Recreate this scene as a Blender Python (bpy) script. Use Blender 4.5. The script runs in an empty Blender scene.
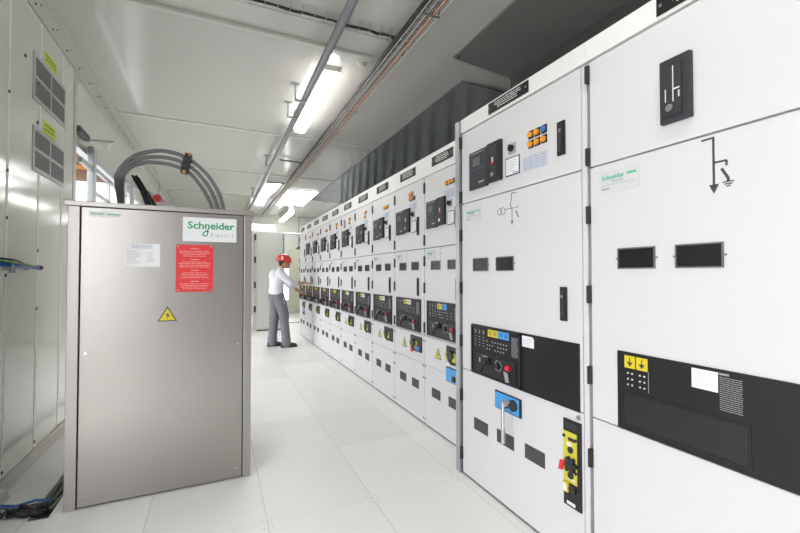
import bpy, bmesh, math, random
from mathutils import Vector, Matrix
random.seed(7)
R = math.radians
sc = bpy.context.scene
C = sc.collection

# ------------------------------------------------------------------ materials
MATS = {}
def mat(name, col, rough=0.5, metal=0.0, noise=0.0, nscale=8.0, bump=0.0, bscale=60.0, coat=0.0, stretch=None, emit=None, estr=0.0, spec=None, rnoise=0.0):
    if name in MATS: return MATS[name]
    m = bpy.data.materials.new(name); m.use_nodes = True
    nt = m.node_tree; b = nt.nodes['Principled BSDF']
    b.inputs['Base Color'].default_value = (*col, 1)
    b.inputs['Roughness'].default_value = rough
    b.inputs['Metallic'].default_value = metal
    if coat:
        b.inputs['Coat Weight'].default_value = coat; b.inputs['Coat Roughness'].default_value = 0.04
    if spec is not None: b.inputs['Specular IOR Level'].default_value = spec
    if emit:
        b.inputs['Emission Color'].default_value = (*emit, 1); b.inputs['Emission Strength'].default_value = estr
    if noise or bump or rnoise:
        tc = nt.nodes.new('ShaderNodeTexCoord'); mp = nt.nodes.new('ShaderNodeMapping')
        nt.links.new(tc.outputs['Object'], mp.inputs['Vector'])
        if stretch: mp.inputs['Scale'].default_value = stretch
        n = nt.nodes.new('ShaderNodeTexNoise'); n.inputs['Scale'].default_value = nscale; n.inputs['Detail'].default_value = 5
        nt.links.new(mp.outputs['Vector'], n.inputs['Vector'])
        if noise:
            mx = nt.nodes.new('ShaderNodeMixRGB')
            mx.inputs[1].default_value = (*[c*(1-noise) for c in col], 1)
            mx.inputs[2].default_value = (*[min(1, c*(1+noise)) for c in col], 1)
            nt.links.new(n.outputs['Fac'], mx.inputs[0]); nt.links.new(mx.outputs[0], b.inputs['Base Color'])
        if rnoise:
            mr = nt.nodes.new('ShaderNodeMapRange')
            mr.inputs['To Min'].default_value = max(0, rough-rnoise); mr.inputs['To Max'].default_value = rough+rnoise
            nt.links.new(n.outputs['Fac'], mr.inputs['Value']); nt.links.new(mr.outputs[0], b.inputs['Roughness'])
        if bump:
            n2 = nt.nodes.new('ShaderNodeTexNoise'); n2.inputs['Scale'].default_value = bscale; n2.inputs['Detail'].default_value = 3
            nt.links.new(mp.outputs['Vector'], n2.inputs['Vector'])
            bp = nt.nodes.new('ShaderNodeBump'); bp.inputs['Strength'].default_value = bump; bp.inputs['Distance'].default_value = 0.01
            nt.links.new(n2.outputs['Fac'], bp.inputs['Height']); nt.links.new(bp.outputs['Normal'], b.inputs['Normal'])
    MATS[name] = m
    return m

door_white = mat('powder_coat_white', (0.645, 0.64, 0.65), 0.42, noise=0.015, nscale=3, bump=0.02, bscale=300)
door_far = door_white
fascia_white = mat('fascia_white', (0.76, 0.76, 0.74), 0.4)
housing_grey = mat('housing_grey', (0.45, 0.45, 0.47), 0.5)
frame_lav = mat('frame_paint', (0.66, 0.64, 0.67), 0.45)
seam_dark = mat('seam_dark', (0.05, 0.05, 0.055), 0.8)
hinge_black = mat('hinge_black', (0.022, 0.022, 0.024), 0.45)
plastic_black = mat('plastic_black', (0.022, 0.022, 0.025), 0.42, spec=0.3)
plastic_dark = mat('plastic_dark', (0.038, 0.038, 0.044), 0.45, spec=0.3)
plastic_grey = mat('plastic_grey', (0.13, 0.13, 0.14), 0.45)
panel_black = mat('panel_black', (0.016, 0.016, 0.017), 0.45, spec=0.25)
screen_grey = mat('screen_grey', (0.16, 0.19, 0.19), 0.2)
print_white = mat('print_white', (0.75, 0.75, 0.75), 0.5)
print_grey = mat('print_grey', (0.34, 0.34, 0.36), 0.5)
print_dark = mat('print_dark', (0.05, 0.05, 0.05), 0.5)
paper = mat('paper', (0.80, 0.81, 0.83), 0.6)
label_silver = mat('label_silver', (0.60, 0.61, 0.61), 0.45)
label_blue = mat('label_pale_blue', (0.50, 0.54, 0.64), 0.45)
green = mat('logo_green', (0.02, 0.36, 0.15), 0.45)
green_soft = mat('logo_green_soft', (0.10, 0.46, 0.28), 0.45)
teal = mat('logo_grey', (0.28, 0.36, 0.33), 0.45)
orange = mat('lamp_orange', (0.88, 0.36, 0.015), 0.35)
blue = mat('plate_blue', (0.06, 0.33, 0.72), 0.4)
blue_dark = mat('button_blue', (0.05, 0.17, 0.45), 0.4)
yellow = mat('plate_yellow', (0.60, 0.55, 0.05), 0.4)
tag_yellow = mat('tag_yellow', (0.66, 0.53, 0.02), 0.45)
lime = mat('sticker_lime', (0.62, 0.80, 0.02), 0.5)
red = mat('red_plate', (0.72, 0.035, 0.035), 0.4)
key_red = mat('key_red', (0.75, 0.02, 0.03), 0.35)
chrome = mat('chrome', (0.62, 0.62, 0.60), 0.25, 1.0)
steel = mat('galvanised', (0.42, 0.44, 0.45), 0.42, 0.85, noise=0.12, nscale=14)
alu = mat('aluminium_post', (0.46, 0.48, 0.50), 0.38, 0.75)
glass_dark = mat('window_dark_glass', (0.016, 0.015, 0.014), 0.22, spec=0.3)
vent_grey = mat('vent_grey', (0.10, 0.10, 0.10), 0.6)
stainless = mat('brushed_stainless', (0.40, 0.38, 0.36), 0.33, 1.0, noise=0.03, nscale=2.0, bump=0.35, bscale=1.7)
stainless_edge = mat('stainless_edge', (0.42, 0.40, 0.385), 0.38, 0.95)
cable_grey = mat('cable_sheath_grey', (0.16, 0.17, 0.175), 0.42)
cable_black = mat('cable_black', (0.015, 0.015, 0.016), 0.45)
cable_orange = mat('conduit_orange', (0.62, 0.22, 0.10), 0.5)
cable_blue = mat('cable_blue', (0.03, 0.12, 0.42), 0.4)
cable_green = mat('cable_green', (0.10, 0.32, 0.05), 0.45)
skin = mat('skin', (0.52, 0.27, 0.18), 0.5)
shirt = mat('shirt', (0.72, 0.72, 0.76), 0.85, bump=0.25, bscale=18)
trousers = mat('trousers', (0.18, 0.175, 0.195), 0.9, bump=0.6, bscale=14, noise=0.25, nscale=30)
shoe_brown = mat('shoe_brown', (0.075, 0.062, 0.055), 0.7)
sole_black = mat('sole_black', (0.02, 0.02, 0.02), 0.7)
helmet_red = mat('helmet_red', (0.75, 0.035, 0.03), 0.22, coat=0.4)
hair_dark = mat('hair_dark', (0.03, 0.02, 0.015), 0.7)
wood_brown = mat('roof_timber', (0.10, 0.05, 0.025), 0.7)
wood_orange = mat('roof_edge_orange', (0.36, 0.15, 0.035), 0.7)
ceiling_m = mat('ceiling_gloss_paint', (0.60, 0.595, 0.56), 0.13, bump=0.015, bscale=3, spec=0.5, noise=0.03, nscale=1.5)
wall_m = mat('wall_gloss_paint', (0.73, 0.73, 0.66), 0.11, noise=0.03, nscale=1.2, bump=0.02, bscale=4)
wall_back_m = mat('wall_beige_paint', (0.60, 0.60, 0.55), 0.35, noise=0.02, nscale=1.2)
trim_m = mat('trim_paint', (0.60, 0.60, 0.55), 0.35)
olive = mat('olive_paint', (0.42, 0.42, 0.33), 0.45)
baseboard_m = mat('skirting_tan', (0.55, 0.53, 0.49), 0.45)
duct_m = mat('duct_dark_sheet', (0.27, 0.285, 0.29), 0.16, 0.25, noise=0.2, nscale=2.0)
hood_m = mat('hood_sheet', (0.25, 0.262, 0.245), 0.3, 0.2, noise=0.18, nscale=1.8)
tube_m = mat('fluorescent_diffuser', (0.9, 0.9, 0.9), 0.4, emit=(1.0, 0.98, 0.94), estr=7.0)
reflection_patch_m = mat('reflection_patch_glow', (0.9, 0.9, 0.9), 0.4, emit=(0.97, 0.98, 1.0), estr=5.5)
lamp_body = mat('lamp_housing', (0.55, 0.55, 0.52), 0.45)
outdoor_ground = mat('outdoor_concrete', (0.5, 0.5, 0.48), 0.8, noise=0.08, nscale=2)
outdoor_wall = mat('outdoor_white_render', (0.75, 0.75, 0.75), 0.8, noise=0.05, nscale=1)

def floor_material():
    m = bpy.data.materials.new('floor_boards_painted'); m.use_nodes = True
    nt = m.node_tree; N = nt.nodes; L = nt.links; b = N['Principled BSDF']
    def math_(op, a, bb=None, cc=None):
        n = N.new('ShaderNodeMath'); n.operation = op
        for i, v in enumerate((a, bb, cc)):
            if v is None: continue
            if isinstance(v, (int, float)): n.inputs[i].default_value = v
            else: L.new(v, n.inputs[i])
        return n.outputs[0]
    g = N.new('ShaderNodeNewGeometry'); s = N.new('ShaderNodeSeparateXYZ'); L.new(g.outputs['Position'], s.inputs[0])
    u = math_('DIVIDE', math_('SUBTRACT', s.outputs[0], 0.825), 0.575)     # boards 0.575 wide
    v = math_('DIVIDE', math_('SUBTRACT', s.outputs[1], 2.18), 0.745)
    fu = math_('FRACT', u); fv = math_('FRACT', v)
    du = math_('MULTIPLY', math_('MINIMUM', fu, math_('SUBTRACT', 1.0, fu)), 0.575)
    dv = math_('MULTIPLY', math_('MINIMUM', fv, math_('SUBTRACT', 1.0, fv)), 0.745)
    seam_u = math_('LESS_THAN', du, 0.0022); seam_v = math_('MULTIPLY', math_('LESS_THAN', dv, 0.0018), 0.35)
    seam = math_('MAXIMUM', seam_u, seam_v)
    # small countersunk screws near each board corner
    ex = math_('SUBTRACT', du, 0.022); ey = math_('SUBTRACT', dv, 0.03)
    scr = math_('LESS_THAN', math_('ADD', math_('MULTIPLY', ex, ex), math_('MULTIPLY', ey, ey)), 0.000022)
    cb = N.new('ShaderNodeCombineXYZ'); L.new(math_('FLOOR', u), cb.inputs[0]); L.new(math_('FLOOR', v), cb.inputs[1])
    wn = N.new('ShaderNodeTexWhiteNoise'); wn.noise_dimensions = '2D'; L.new(cb.outputs[0], wn.inputs['Vector'])
    ns = N.new('ShaderNodeTexNoise'); ns.inputs['Scale'].default_value = 2.2; ns.inputs['Detail'].default_value = 6
    L.new(g.outputs['Position'], ns.inputs['Vector'])
    base = N.new('ShaderNodeMixRGB'); base.inputs[1].default_value = (0.74, 0.73, 0.70, 1); base.inputs[2].default_value = (0.86, 0.86, 0.835, 1)
    L.new(math_('ADD', math_('MULTIPLY', wn.outputs['Value'], 0.55), math_('MULTIPLY', ns.outputs['Fac'], 0.45)), base.inputs[0])
    c2 = N.new('ShaderNodeMixRGB'); c2.inputs[2].default_value = (0.42, 0.41, 0.38, 1)
    L.new(math_('MULTIPLY', seam, 0.55), c2.inputs[0]); L.new(base.outputs[0], c2.inputs[1])
    c3 = N.new('ShaderNodeMixRGB'); c3.inputs[2].default_value = (0.30, 0.29, 0.27, 1)
    L.new(math_('MULTIPLY', scr, 0.6), c3.inputs[0]); L.new(c2.outputs[0], c3.inputs[1])
    L.new(c3.outputs[0], b.inputs['Base Color'])
    b.inputs['Roughness'].default_value = 0.42
    return m
floor_m = floor_material()

# ------------------------------------------------------------------ mesh helpers
class MB:
    def __init__(s): s.bm = bmesh.new()
    def _add(s, verts, faces):
        vs = [s.bm.verts.new(v) for v in verts]
        for f in faces:
            try: s.bm.faces.new([vs[i] for i in f])
            except ValueError: pass
        return s
    def box(s, x0, x1, y0, y1, z0, z1, bev=0.0):
        if x0 > x1: x0, x1 = x1, x0
        if y0 > y1: y0, y1 = y1, y0
        if z0 > z1: z0, z1 = z1, z0
        t = bmesh.new()
        vs = [t.verts.new(v) for v in [(x0,y0,z0),(x1,y0,z0),(x1,y1,z0),(x0,y1,z0),(x0,y0,z1),(x1,y0,z1),(x1,y1,z1),(x0,y1,z1)]]
        for f in [(0,3,2,1),(4,5,6,7),(0,1,5,4),(1,2,6,5),(2,3,7,6),(3,0,4,7)]: t.faces.new([vs[i] for i in f])
        if bev: bmesh.ops.bevel(t, geom=t.edges[:], offset=bev, segments=2, affect='EDGES', profile=0.6)
        s._merge(t); return s
    def _merge(s, t):
        t.verts.index_update()
        vm = [s.bm.verts.new(v.co) for v in t.verts]
        for f in t.faces:
            try: s.bm.faces.new([vm[v.index] for v in f.verts])
            except ValueError: pass
        t.free()
    def prism(s, pts, axis, a, b):          # polygon pts in the other two axes, extruded along axis
        n = len(pts)
        def mk(p, w):
            return {'x': (w, p[0], p[1]), 'y': (p[0], w, p[1]), 'z': (p[0], p[1], w)}[axis]
        vs = [mk(p, a) for p in pts] + [mk(p, b) for p in pts]
        fs = [tuple(range(n)), tuple(range(2*n-1, n-1, -1))] + [(i, i+n, (i+1) % n + n, (i+1) % n) for i in range(n)]
        return s._add(vs, fs)
    def cyl(s, p, q, r, seg=12, r2=None):
        return s.tube([p, q], [r, r if r2 is None else r2], seg)
    def tube(s, pts, r, seg=8, closed=True):
        pts = [Vector(p) for p in pts]; n = len(pts)
        rs = r if isinstance(r, (list, tuple)) else [r]*n
        up = None; rings = []
        for i, p in enumerate(pts):
            d = (pts[min(i+1, n-1)] - pts[max(i-1, 0)]).normalized()
            if up is None:
                up = d.orthogonal().normalized()
            else:
                up = (up - d*up.dot(d)); up = up.normalized() if up.length > 1e-6 else d.orthogonal().normalized()
            w = d.cross(up)
            rings.append([s.bm.verts.new(p + (up*math.cos(2*math.pi*k/seg) + w*math.sin(2*math.pi*k/seg))*rs[i]) for k in range(seg)])
        for i in range(n-1):
            for k in range(seg):
                s.bm.faces.new([rings[i][k], rings[i][(k+1) % seg], rings[i+1][(k+1) % seg], rings[i+1][k]])
        if closed:
            s.bm.faces.new(rings[0][::-1]); s.bm.faces.new(rings[-1])
        return s
    def loft(s, rings):                     # rings: lists of points of equal length
        rr = [[s.bm.verts.new(p) for p in r] for r in rings]; n = len(rr[0])
        for i in range(len(rr)-1):
            for k in range(n):
                s.bm.faces.new([rr[i][k], rr[i][(k+1) % n], rr[i+1][(k+1) % n], rr[i+1][k]])
        s.bm.faces.new(rr[0][::-1]); s.bm.faces.new(rr[-1]); return s
    def ball(s, c, rx, ry=None, rz=None, seg=16, rot=None):
        ry = ry or rx; rz = rz or rx
        t = bmesh.new(); bmesh.ops.create_uvsphere(t, u_segments=seg, v_segments=max(6, seg//2+2), radius=1)
        for v in t.verts:
            p = Vector((v.co.x*rx, v.co.y*ry, v.co.z*rz))
            if rot: p = rot @ p
            v.co = p + Vector(c)
        s._merge(t); return s
    def mesh(s, me, M=None):
        vm = [s.bm.verts.new((M @ v.co) if M else v.co) for v in me.vertices]
        for p in me.polygons:
            try: s.bm.faces.new([vm[i] for i in p.vertices])
            except ValueError: pass
        return s
    def build(s, name, m, parent=None, smooth=False, loc=None):
        bmesh.ops.recalc_face_normals(s.bm, faces=s.bm.faces[:])
        me = bpy.data.meshes.new(name); s.bm.to_mesh(me); s.bm.free()
        me.materials.append(m)
        if smooth:
            for p in me.polygons: p.use_smooth = True
        o = bpy.data.objects.new(name, me); C.objects.link(o)
        if parent is not None: o.parent = parent
        if loc is not None: o.location = loc
        return o

def tag(o, label=None, cat=None, group=None, kind=None):
    if label: o['label'] = label
    if cat: o['category'] = cat
    if group: o['group'] = group
    if kind: o['kind'] = kind
    return o
def empty(name, loc, rz=0.0):
    o = bpy.data.objects.new(name, None); C.objects.link(o); o.location = loc; o.rotation_euler = (0, 0, rz)
    o.empty_display_size = 0.1
    return o
def move_origin(o, p):                      # keep geometry in place, put the origin at p
    p = Vector(p); o.data.transform(Matrix.Translation(-p)); o.location = p
    return o

def text_mesh(body, size, bold=0.0, align='LEFT', space=1.0):
    cu = bpy.data.curves.new('lettering', 'FONT'); cu.body = body; cu.size = size; cu.offset = bold
    cu.align_x = align; cu.space_character = space; cu.resolution_u = 3; cu.extrude = 0.0006
    t = bpy.data.objects.new('lettering', cu); C.objects.link(t)
    bpy.context.view_layer.update()
    me = bpy.data.meshes.new_from_object(t.evaluated_get(bpy.context.evaluated_depsgraph_get()))
    bpy.data.objects.remove(t); bpy.data.curves.remove(cu)
    return me
RX = Matrix.Rotation(R(90), 4, 'X')
def text(mb, body, x, z, y, width=None, size=0.05, bold=0.0, space=1.0, height=None):
    me = text_mesh(body, size, bold, space=space)
    xs = [v.co.x for v in me.vertices]; ys = [v.co.y for v in me.vertices]
    sx = width/(max(xs)-min(xs)) if width else 1.0
    sy = height/(max(ys)-0.0) if height else sx
    M = Matrix.Translation((x, y, z)) @ RX @ Matrix.Diagonal((sx, sy, 1, 1)) @ Matrix.Translation((-min(xs), 0, 0))
    mb.mesh(me, M); bpy.data.meshes.remove(me)
    return mb
def print_lines(mb, x0, x1, z0, z1, n, y, th=0.35, seed=1, ragged=0.4, centre=False):
    rnd = random.Random(seed); pitch = (z1-z0)/n
    for i in range(n):
        zc = z1 - (i+0.5)*pitch; w = (x1-x0)*(1-rnd.random()*ragged)
        a = (x0+x1)/2-w/2 if centre else x0; e = a+w; k = 0
        while a < e-1e-5:
            ww = min(e-a, w*rnd.uniform(.06, .20)); mb.box(a, a+ww, y, y+0.0006, zc-pitch*th/2, zc+pitch*th/2); a += ww+w*.025
    return mb

# ------------------------------------------------------------------ parts shared by the cabinets (front is local -y)
def hinge(root, x, z, y=-0.004, h=0.075):
    mb = MB(); mb.box(x-0.007, x+0.010, y-0.009, y+0.01, z-h/2, z+h/2, 0.002); mb.cyl((x-0.002, y-0.008, z-h/2), (x-0.002, y-0.008, z+h/2), 0.005, 8)
    mb.build('hinge', hinge_black, root)
def slim_handle(root, x0, x1, z0, z1, y):
    h = MB().box(x0, x1, y-0.010, y, z0, z1, 0.003).build('door_handle', plastic_black, root)
    MB().box(x0+0.3*(x1-x0), x1-0.28*(x1-x0), y-0.015, y-0.009, z0+0.12*(z1-z0), z1-0.10*(z1-z0), 0.002).build('grip', plastic_dark, h)
    k = MB(); k.cyl(((x0+x1)/2, y-0.018, z0+0.72*(z1-z0)), ((x0+x1)/2, y-0.008, z0+0.72*(z1-z0)), 0.22*(x1-x0), 10); k.build('keyhole', chrome, h)
    return h
def relay(root, x0, x1, z0, z1, y):
    W = x1-x0; H = z1-z0
    pr = empty('protection_relay', (0, 0, 0)); pr.parent = root
    xa = x0 + 0.58*W
    bod = MB(); bod.box(x0, xa, y-0.016, y, z0, z1-0.02*H, 0.005)
    bod.prism([(x0, z0), (xa, z0), (xa, z0+0.05*H), (x0, z0+0.03*H)], 'y', y-0.017, y)
    bod.build('relay_face', plastic_dark, pr)
    MB().box(xa+0.004, x1, y-0.020, y, z0+0.03*H, z1, 0.004).build('side_module', plastic_black, pr)
    MB().box(xa+0.12*W, x1-0.10*W, y-0.0215, y-0.0195, z0+0.12*H, z1-0.09*H).build('slot', hinge_black, pr)
    MB().box(x0+0.14*W, x0+0.38*W, y-0.0175, y-0.0155, z1-0.42*H, z1-0.20*H).build('display_screen', mat('relay_screen', (.09, .10, .10), .4), pr)
    kp = MB()
    for i in range(5): kp.box(x0+(0.09+0.09*i)*W, x0+(0.14+0.09*i)*W, y-0.0175, y-0.0155, z1-0.53*H, z1-0.47*H)
    kp.build('keypad', mat('key_blue', (0.05, 0.06, 0.13), 0.4), pr)
    ln = MB(); ln.box(x0+0.08*W, x0+0.5*W, y-0.0175, y-0.0155, z1-0.09*H, z1-0.075*H)
    ln.box(x0+0.33*W, x0+0.50*W, y-0.0175, y-0.0155, z0+0.12*H, z0+0.16*H)
    ln.build('printed_mark', print_grey, pr)
    xc = (xa+x1)/2
    MB().box(xc-0.013*W, xc+0.013*W, y-0.026, y-0.021, z0+0.50*H, z0+0.62*H).build('pointer', print_white, pr)
    MB().box(xc-0.028*W, xc+0.028*W, y-0.027, y-0.021, z0+0.45*H, z0+0.50*H).build('red_stop', key_red, pr)
    k = MB(); k.cyl((xc, y-0.028, z0+0.2*H), (xc, y-0.020, z0+0.2*H), 0.045*W, 12); k.build('port_cap', chrome, pr)
def knob(root, x, z, y, s=0.05):
    f = MB().box(x-s/2, x+s/2, y-0.006, y, z-s/2, z+s/2, 0.002).build('selector_switch', print_grey, root)
    k = MB(); k.cyl((x, y-0.022, z), (x, y-0.005, z), s*0.30, 14, s*0.34); k.box(x-s*0.07, x+s*0.07, y-0.028, y-0.02, z-s*0.3, z+s*0.3)
    k.build('switch_knob', plastic_black, f)
def framed_card(root, x0, x1, z0, z1, y):
    f = MB()
    t = 0.006
    f.box(x0, x1, y-0.003, y, z0, z1); fo = f.build('card_frame', plastic_dark, root)
    MB().box(x0+t, x1-t, y-0.0042, y-0.002, z0+t, z1-t).build('card', paper, fo)
    l = MB(); print_lines(l, x0+2*t, x1-3*t, z0+3*t, z1-2*t, 5, y-0.005, 0.18, 3); l.box(x0+0.55*(x1-x0), x1-2.2*t, y-0.005, y-0.004, z0+1.6*t, z0+2.8*t)
    l.build('printed_lines', print_grey, fo)
def lamp(root, x0, x1, z0, z1, y, m):
    b = MB().box(x0, x1, y-0.004, y, z0, z1, 0.001).build('indicator_lamp', plastic_black, root)
    c = MB(); cx, cz = x0+0.43*(x1-x0), z0+0.5*(z1-z0); r = 0.42*(x1-x0)
    c.cyl((cx, y-0.016, cz), (cx, y-0.003, cz), r*0.85, 12, r); c.build('lens', m, b)
def label_sheet(root, x0, x1, z0, z1, y, m=label_blue, n=4, cols=3, name='label_sheet'):
    b = MB().box(x0, x1, y-0.0016, y, z0, z1).build(name, m, root)
    l = MB(); w = (x1-x0)/cols
    for c in range(cols): print_lines(l, x0+(c+0.15)*w, x0+(c+0.85)*w, z0+0.1*(z1-z0), z1-0.1*(z1-z0), n, y-0.0024, 0.22, 5+c)
    l.build('printed_lines', print_grey, b)
def maker_label(root, x0, x1, z0, z1, y):
    W = x1-x0; H = z1-z0
    b = MB().box(x0, x1, y-0.0014, y, z0, z1).build('maker_label', label_silver, root)
    t = MB(); text(t, 'Schneider', x0+0.06*W, z0+0.60*H, y-0.0018, width=0.58*W, bold=0.001, height=0.22*H); t.box(x0+0.70*W, x0+0.92*W, y-0.0022, y-0.001, z0+0.66*H, z0+0.77*H)
    t.build('green_lettering', green_soft, b)
    t = MB(); text(t, 'Electric', x0+0.32*W, z0+0.45*H, y-0.0018, width=0.3*W, height=0.1*H); t.box(x0+0.06*W, x0+0.9*W, y-0.0022, y-0.001, z0+0.35*H, z0+0.365*H)
    t.box(x0+0.06*W, x0+0.26*W, y-0.0022, y-0.001, z0+0.14*H, z0+0.22*H); t.build('small_print', print_grey, b)
def window(root, x0, x1, z0, z1, y):
    b = MB(); t = 0.005
    for a in ((x0-t, x1+t, z0-t, z0), (x0-t, x1+t, z1, z1+t), (x0-t, x0, z0, z1), (x1, x1+t, z0, z1)): b.box(a[0], a[1], y-0.005, y+0.002, a[2], a[3])
    f = b.build('inspection_window', plastic_grey, root)
    MB().box(x0, x1, y-0.001, y+0.001, z0, z1).build('glass_pane', glass_dark, f)
    s = MB(); zc = (z0+z1)/2
    for xx in (x0-t*2, x1+t*2): s.cyl((xx, y-0.003, zc), (xx, y, zc), 0.0035, 8)
    s.build('screw', plastic_grey, f)
def vent(root, x0, x1, z0, z1, y):
    b = MB().box(x0, x1, y-0.001, y+0.001, z0, z1).build('vent_grille', hinge_black, root)
    l = MB(); n = 7
    for i in range(n):
        z = z0+(i+0.5)*(z1-z0)/n; l.box(x0+0.003, x1-0.003, y-0.003, y, z-0.0028, z+0.0022)
    for i in range(1, 5): l.box(x0+i*(x1-x0)/5-0.001, x0+i*(x1-x0)/5+0.001, y-0.0032, y, z0, z1)
    l.build('louvre_slats', vent_grey, b)
def warn(root, x, z, w, y, name='warning_triangle'):
    h = w*0.87
    b = MB().prism([(x-w/2, z), (x+w/2, z), (x, z+h)], 'y', y-0.0015, y).build(name, print_dark, root)
    k = 0.80
    MB().prism([(x-w/2*k, z+h*0.065), (x+w/2*k, z+h*0.065), (x, z+h*0.065+h*k)], 'y', y-0.0022, y-0.001).build('yellow_field', tag_yellow, b)
    MB().prism([(x+w*.05, z+h*.62), (x-w*.10, z+h*.38), (x+w*.0, z+h*.38), (x-w*.03, z+h*.12), (x+w*.12, z+h*.44), (x+w*.02, z+h*.44)], 'y', y-0.0028, y-0.0015).build('lightning_bolt', print_dark, b)
def nameplate(root, x0, x1, z0, z1, y, seed=1):
    b = MB().box(x0, x1, y-0.004, y, z0, z1, 0.001).build('nameplate', panel_black, root)
    l = MB(); print_lines(l, x0+0.14*(x1-x0), x1-0.14*(x1-x0), z0+0.16*(z1-z0), z1-0.12*(z1-z0), 4, y-0.0052, 0.34, seed, 0.35, True); l.build('engraved_lines', print_white, b)
    s = MB()
    for xx in (x0+0.05*(x1-x0), x1-0.05*(x1-x0)): s.cyl((xx, y-0.007, (z0+z1)/2), (xx, y-0.003, (z0+z1)/2), 0.006, 8)
    s.build('rivet', chrome, b)
def interlock(root, x0, x1, z0, z1, y, full=True, tagcol=None, blue_knob=False):
    W = x1-x0; H = z1-z0
    b = MB().box(x0, x1, y-0.008, y, z0, z1, 0.002).build('interlock_plate', plastic_black, root)
    if full:
        yl = MB().box(x0+0.02*W, x0+0.80*W, y-0.0105, y-0.007, z0+0.28*H, z0+0.86*H).build('yellow_plate', yellow, b)
        for (fx, fz, r) in ((.46, .66, .15), (.50, .50, .26), (.46, .37, .16), (.08, .80, .07), (.74, .79, .07), (.74, .42, .07)):
            k = MB(); k.cyl((x0+fx*W, y-0.016, z0+fz*H), (x0+fx*W, y-0.009, z0+fz*H), r*W, 14)
            if r > .2:
                for a in range(6): k.cyl((x0+fx*W+r*W*math.cos(a*1.047), y-0.028, z0+fz*H+r*W*math.sin(a*1.047)), (x0+fx*W+r*W*math.cos(a*1.047), y-0.010, z0+fz*H+r*W*math.sin(a*1.047)), r*W*0.42, 8)
                k.cyl((x0+fx*W, y-0.030, z0+fz*H), (x0+fx*W, y-0.009, z0+fz*H), r*W*0.9, 12)
            k.build('black_knob' if r > .1 else 'screw', hinge_black, b)
        MB().box(x0+.32*W, x0+.70*W, y-0.0115, y-0.010, z0+.76*H, z0+.80*H).build('slot', hinge_black, b)
        MB().box(x0+.22*W, x0+.52*W, y-0.0115, y-0.010, z0+.70*H, z0+.735*H).build('white_sticker', print_white, b)
        MB().box(x0+.30*W, x0+.70*W, y-0.0115, y-0.010, z0+.315*H, z0+.335*H).build('printed_strip', print_white, b)
        # red key hanging at the left of the middle knob
        k = MB(); k.prism([(x0-0.010, z0+.40*H), (x0+0.012, z0+.41*H), (x0+0.024, z0+.53*H), (x0+0.000, z0+.52*H)], 'y', y-0.030, y-0.024)
        k.cyl((x0+0.012, y-0.027, z0+.50*H), (x0+.45*W, y-0.024, z0+.50*H), 0.003, 6); k.build('red_key', key_red, b)
        k = MB(); k.box(x0+.10*W, x0+.40*W, y-0.026, y-0.012, z0+.17*H, z0+.285*H, 0.005); k.build('yellow_key_tag', tag_yellow, b)
        MB().box(x0+.15*W, x0+.35*W, y-0.0275, y-0.0255, z0+.19*H, z0+.265*H).build('white_key_tag', print_white, b)
        k = MB(); k.cyl((x0+.58*W, y-0.020, z0+.22*H), (x0+.58*W, y-0.007, z0+.22*H), .19*W, 14); k.build('lock_barrel', hinge_black, b)
        MB().box(x0+.2*W, x0+.68*W, y-0.010, y-0.007, z0+.025*H, z0+.06*H).build('white_strip', print_white, b)
        MB().box(x0+.12*W, x0+.80*W, y-0.0095, y-0.007, z0+.89*H, z0+.965*H).build('top_recess', plastic_dark, b)
    else:
        MB().box(x0-0.05*W, x0+0.62*W, y-0.0115, y-0.007, z0+0.18*H, z0+0.66*H).build('yellow_plate', yellow, b)
        k = MB(); k.cyl((x0+.32*W, y-0.026, z0+.52*H), (x0+.32*W, y-0.010, z0+.52*H), .17*W, 10); k.box(x0+.1*W, x0+.55*W, y-0.024, y-0.012, z0+.46*H, z0+.58*H)
        k.build('black_knob', hinge_black, b)
        k = MB(); k.cyl((x0+.28*W, y-0.022, z0+.26*H), (x0+.28*W, y-0.010, z0+.26*H), .10*W, 10); k.build('lock_barrel', hinge_black, b)
        if blue_knob: MB().box(x0+.55*W, x0+.92*W, y-0.022, y-0.008, z0+.10*H, z0+.38*H, 0.004).build('blue_knob', blue_dark, b)
        if tagcol: MB().box(x0+0.12*W, x0+0.30*W, y-0.020, y-0.014, z0-0.10*H, z0+0.22*H).build('key_tag', tagcol, b)

def mimic_line(mb, pts, w, y):
    for (a, b) in zip(pts[:-1], pts[1:]):
        dx, dz = b[0]-a[0], b[1]-a[1]; l = math.hypot(dx, dz); nx, nz = -dz/l*w/2, dx/l*w/2
        mb.prism([(a[0]+nx, a[1]+nz), (b[0]+nx, b[1]+nz), (b[0]-nx, b[1]-nz), (a[0]-nx, a[1]-nz)], 'y', y-0.0012, y)

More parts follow.
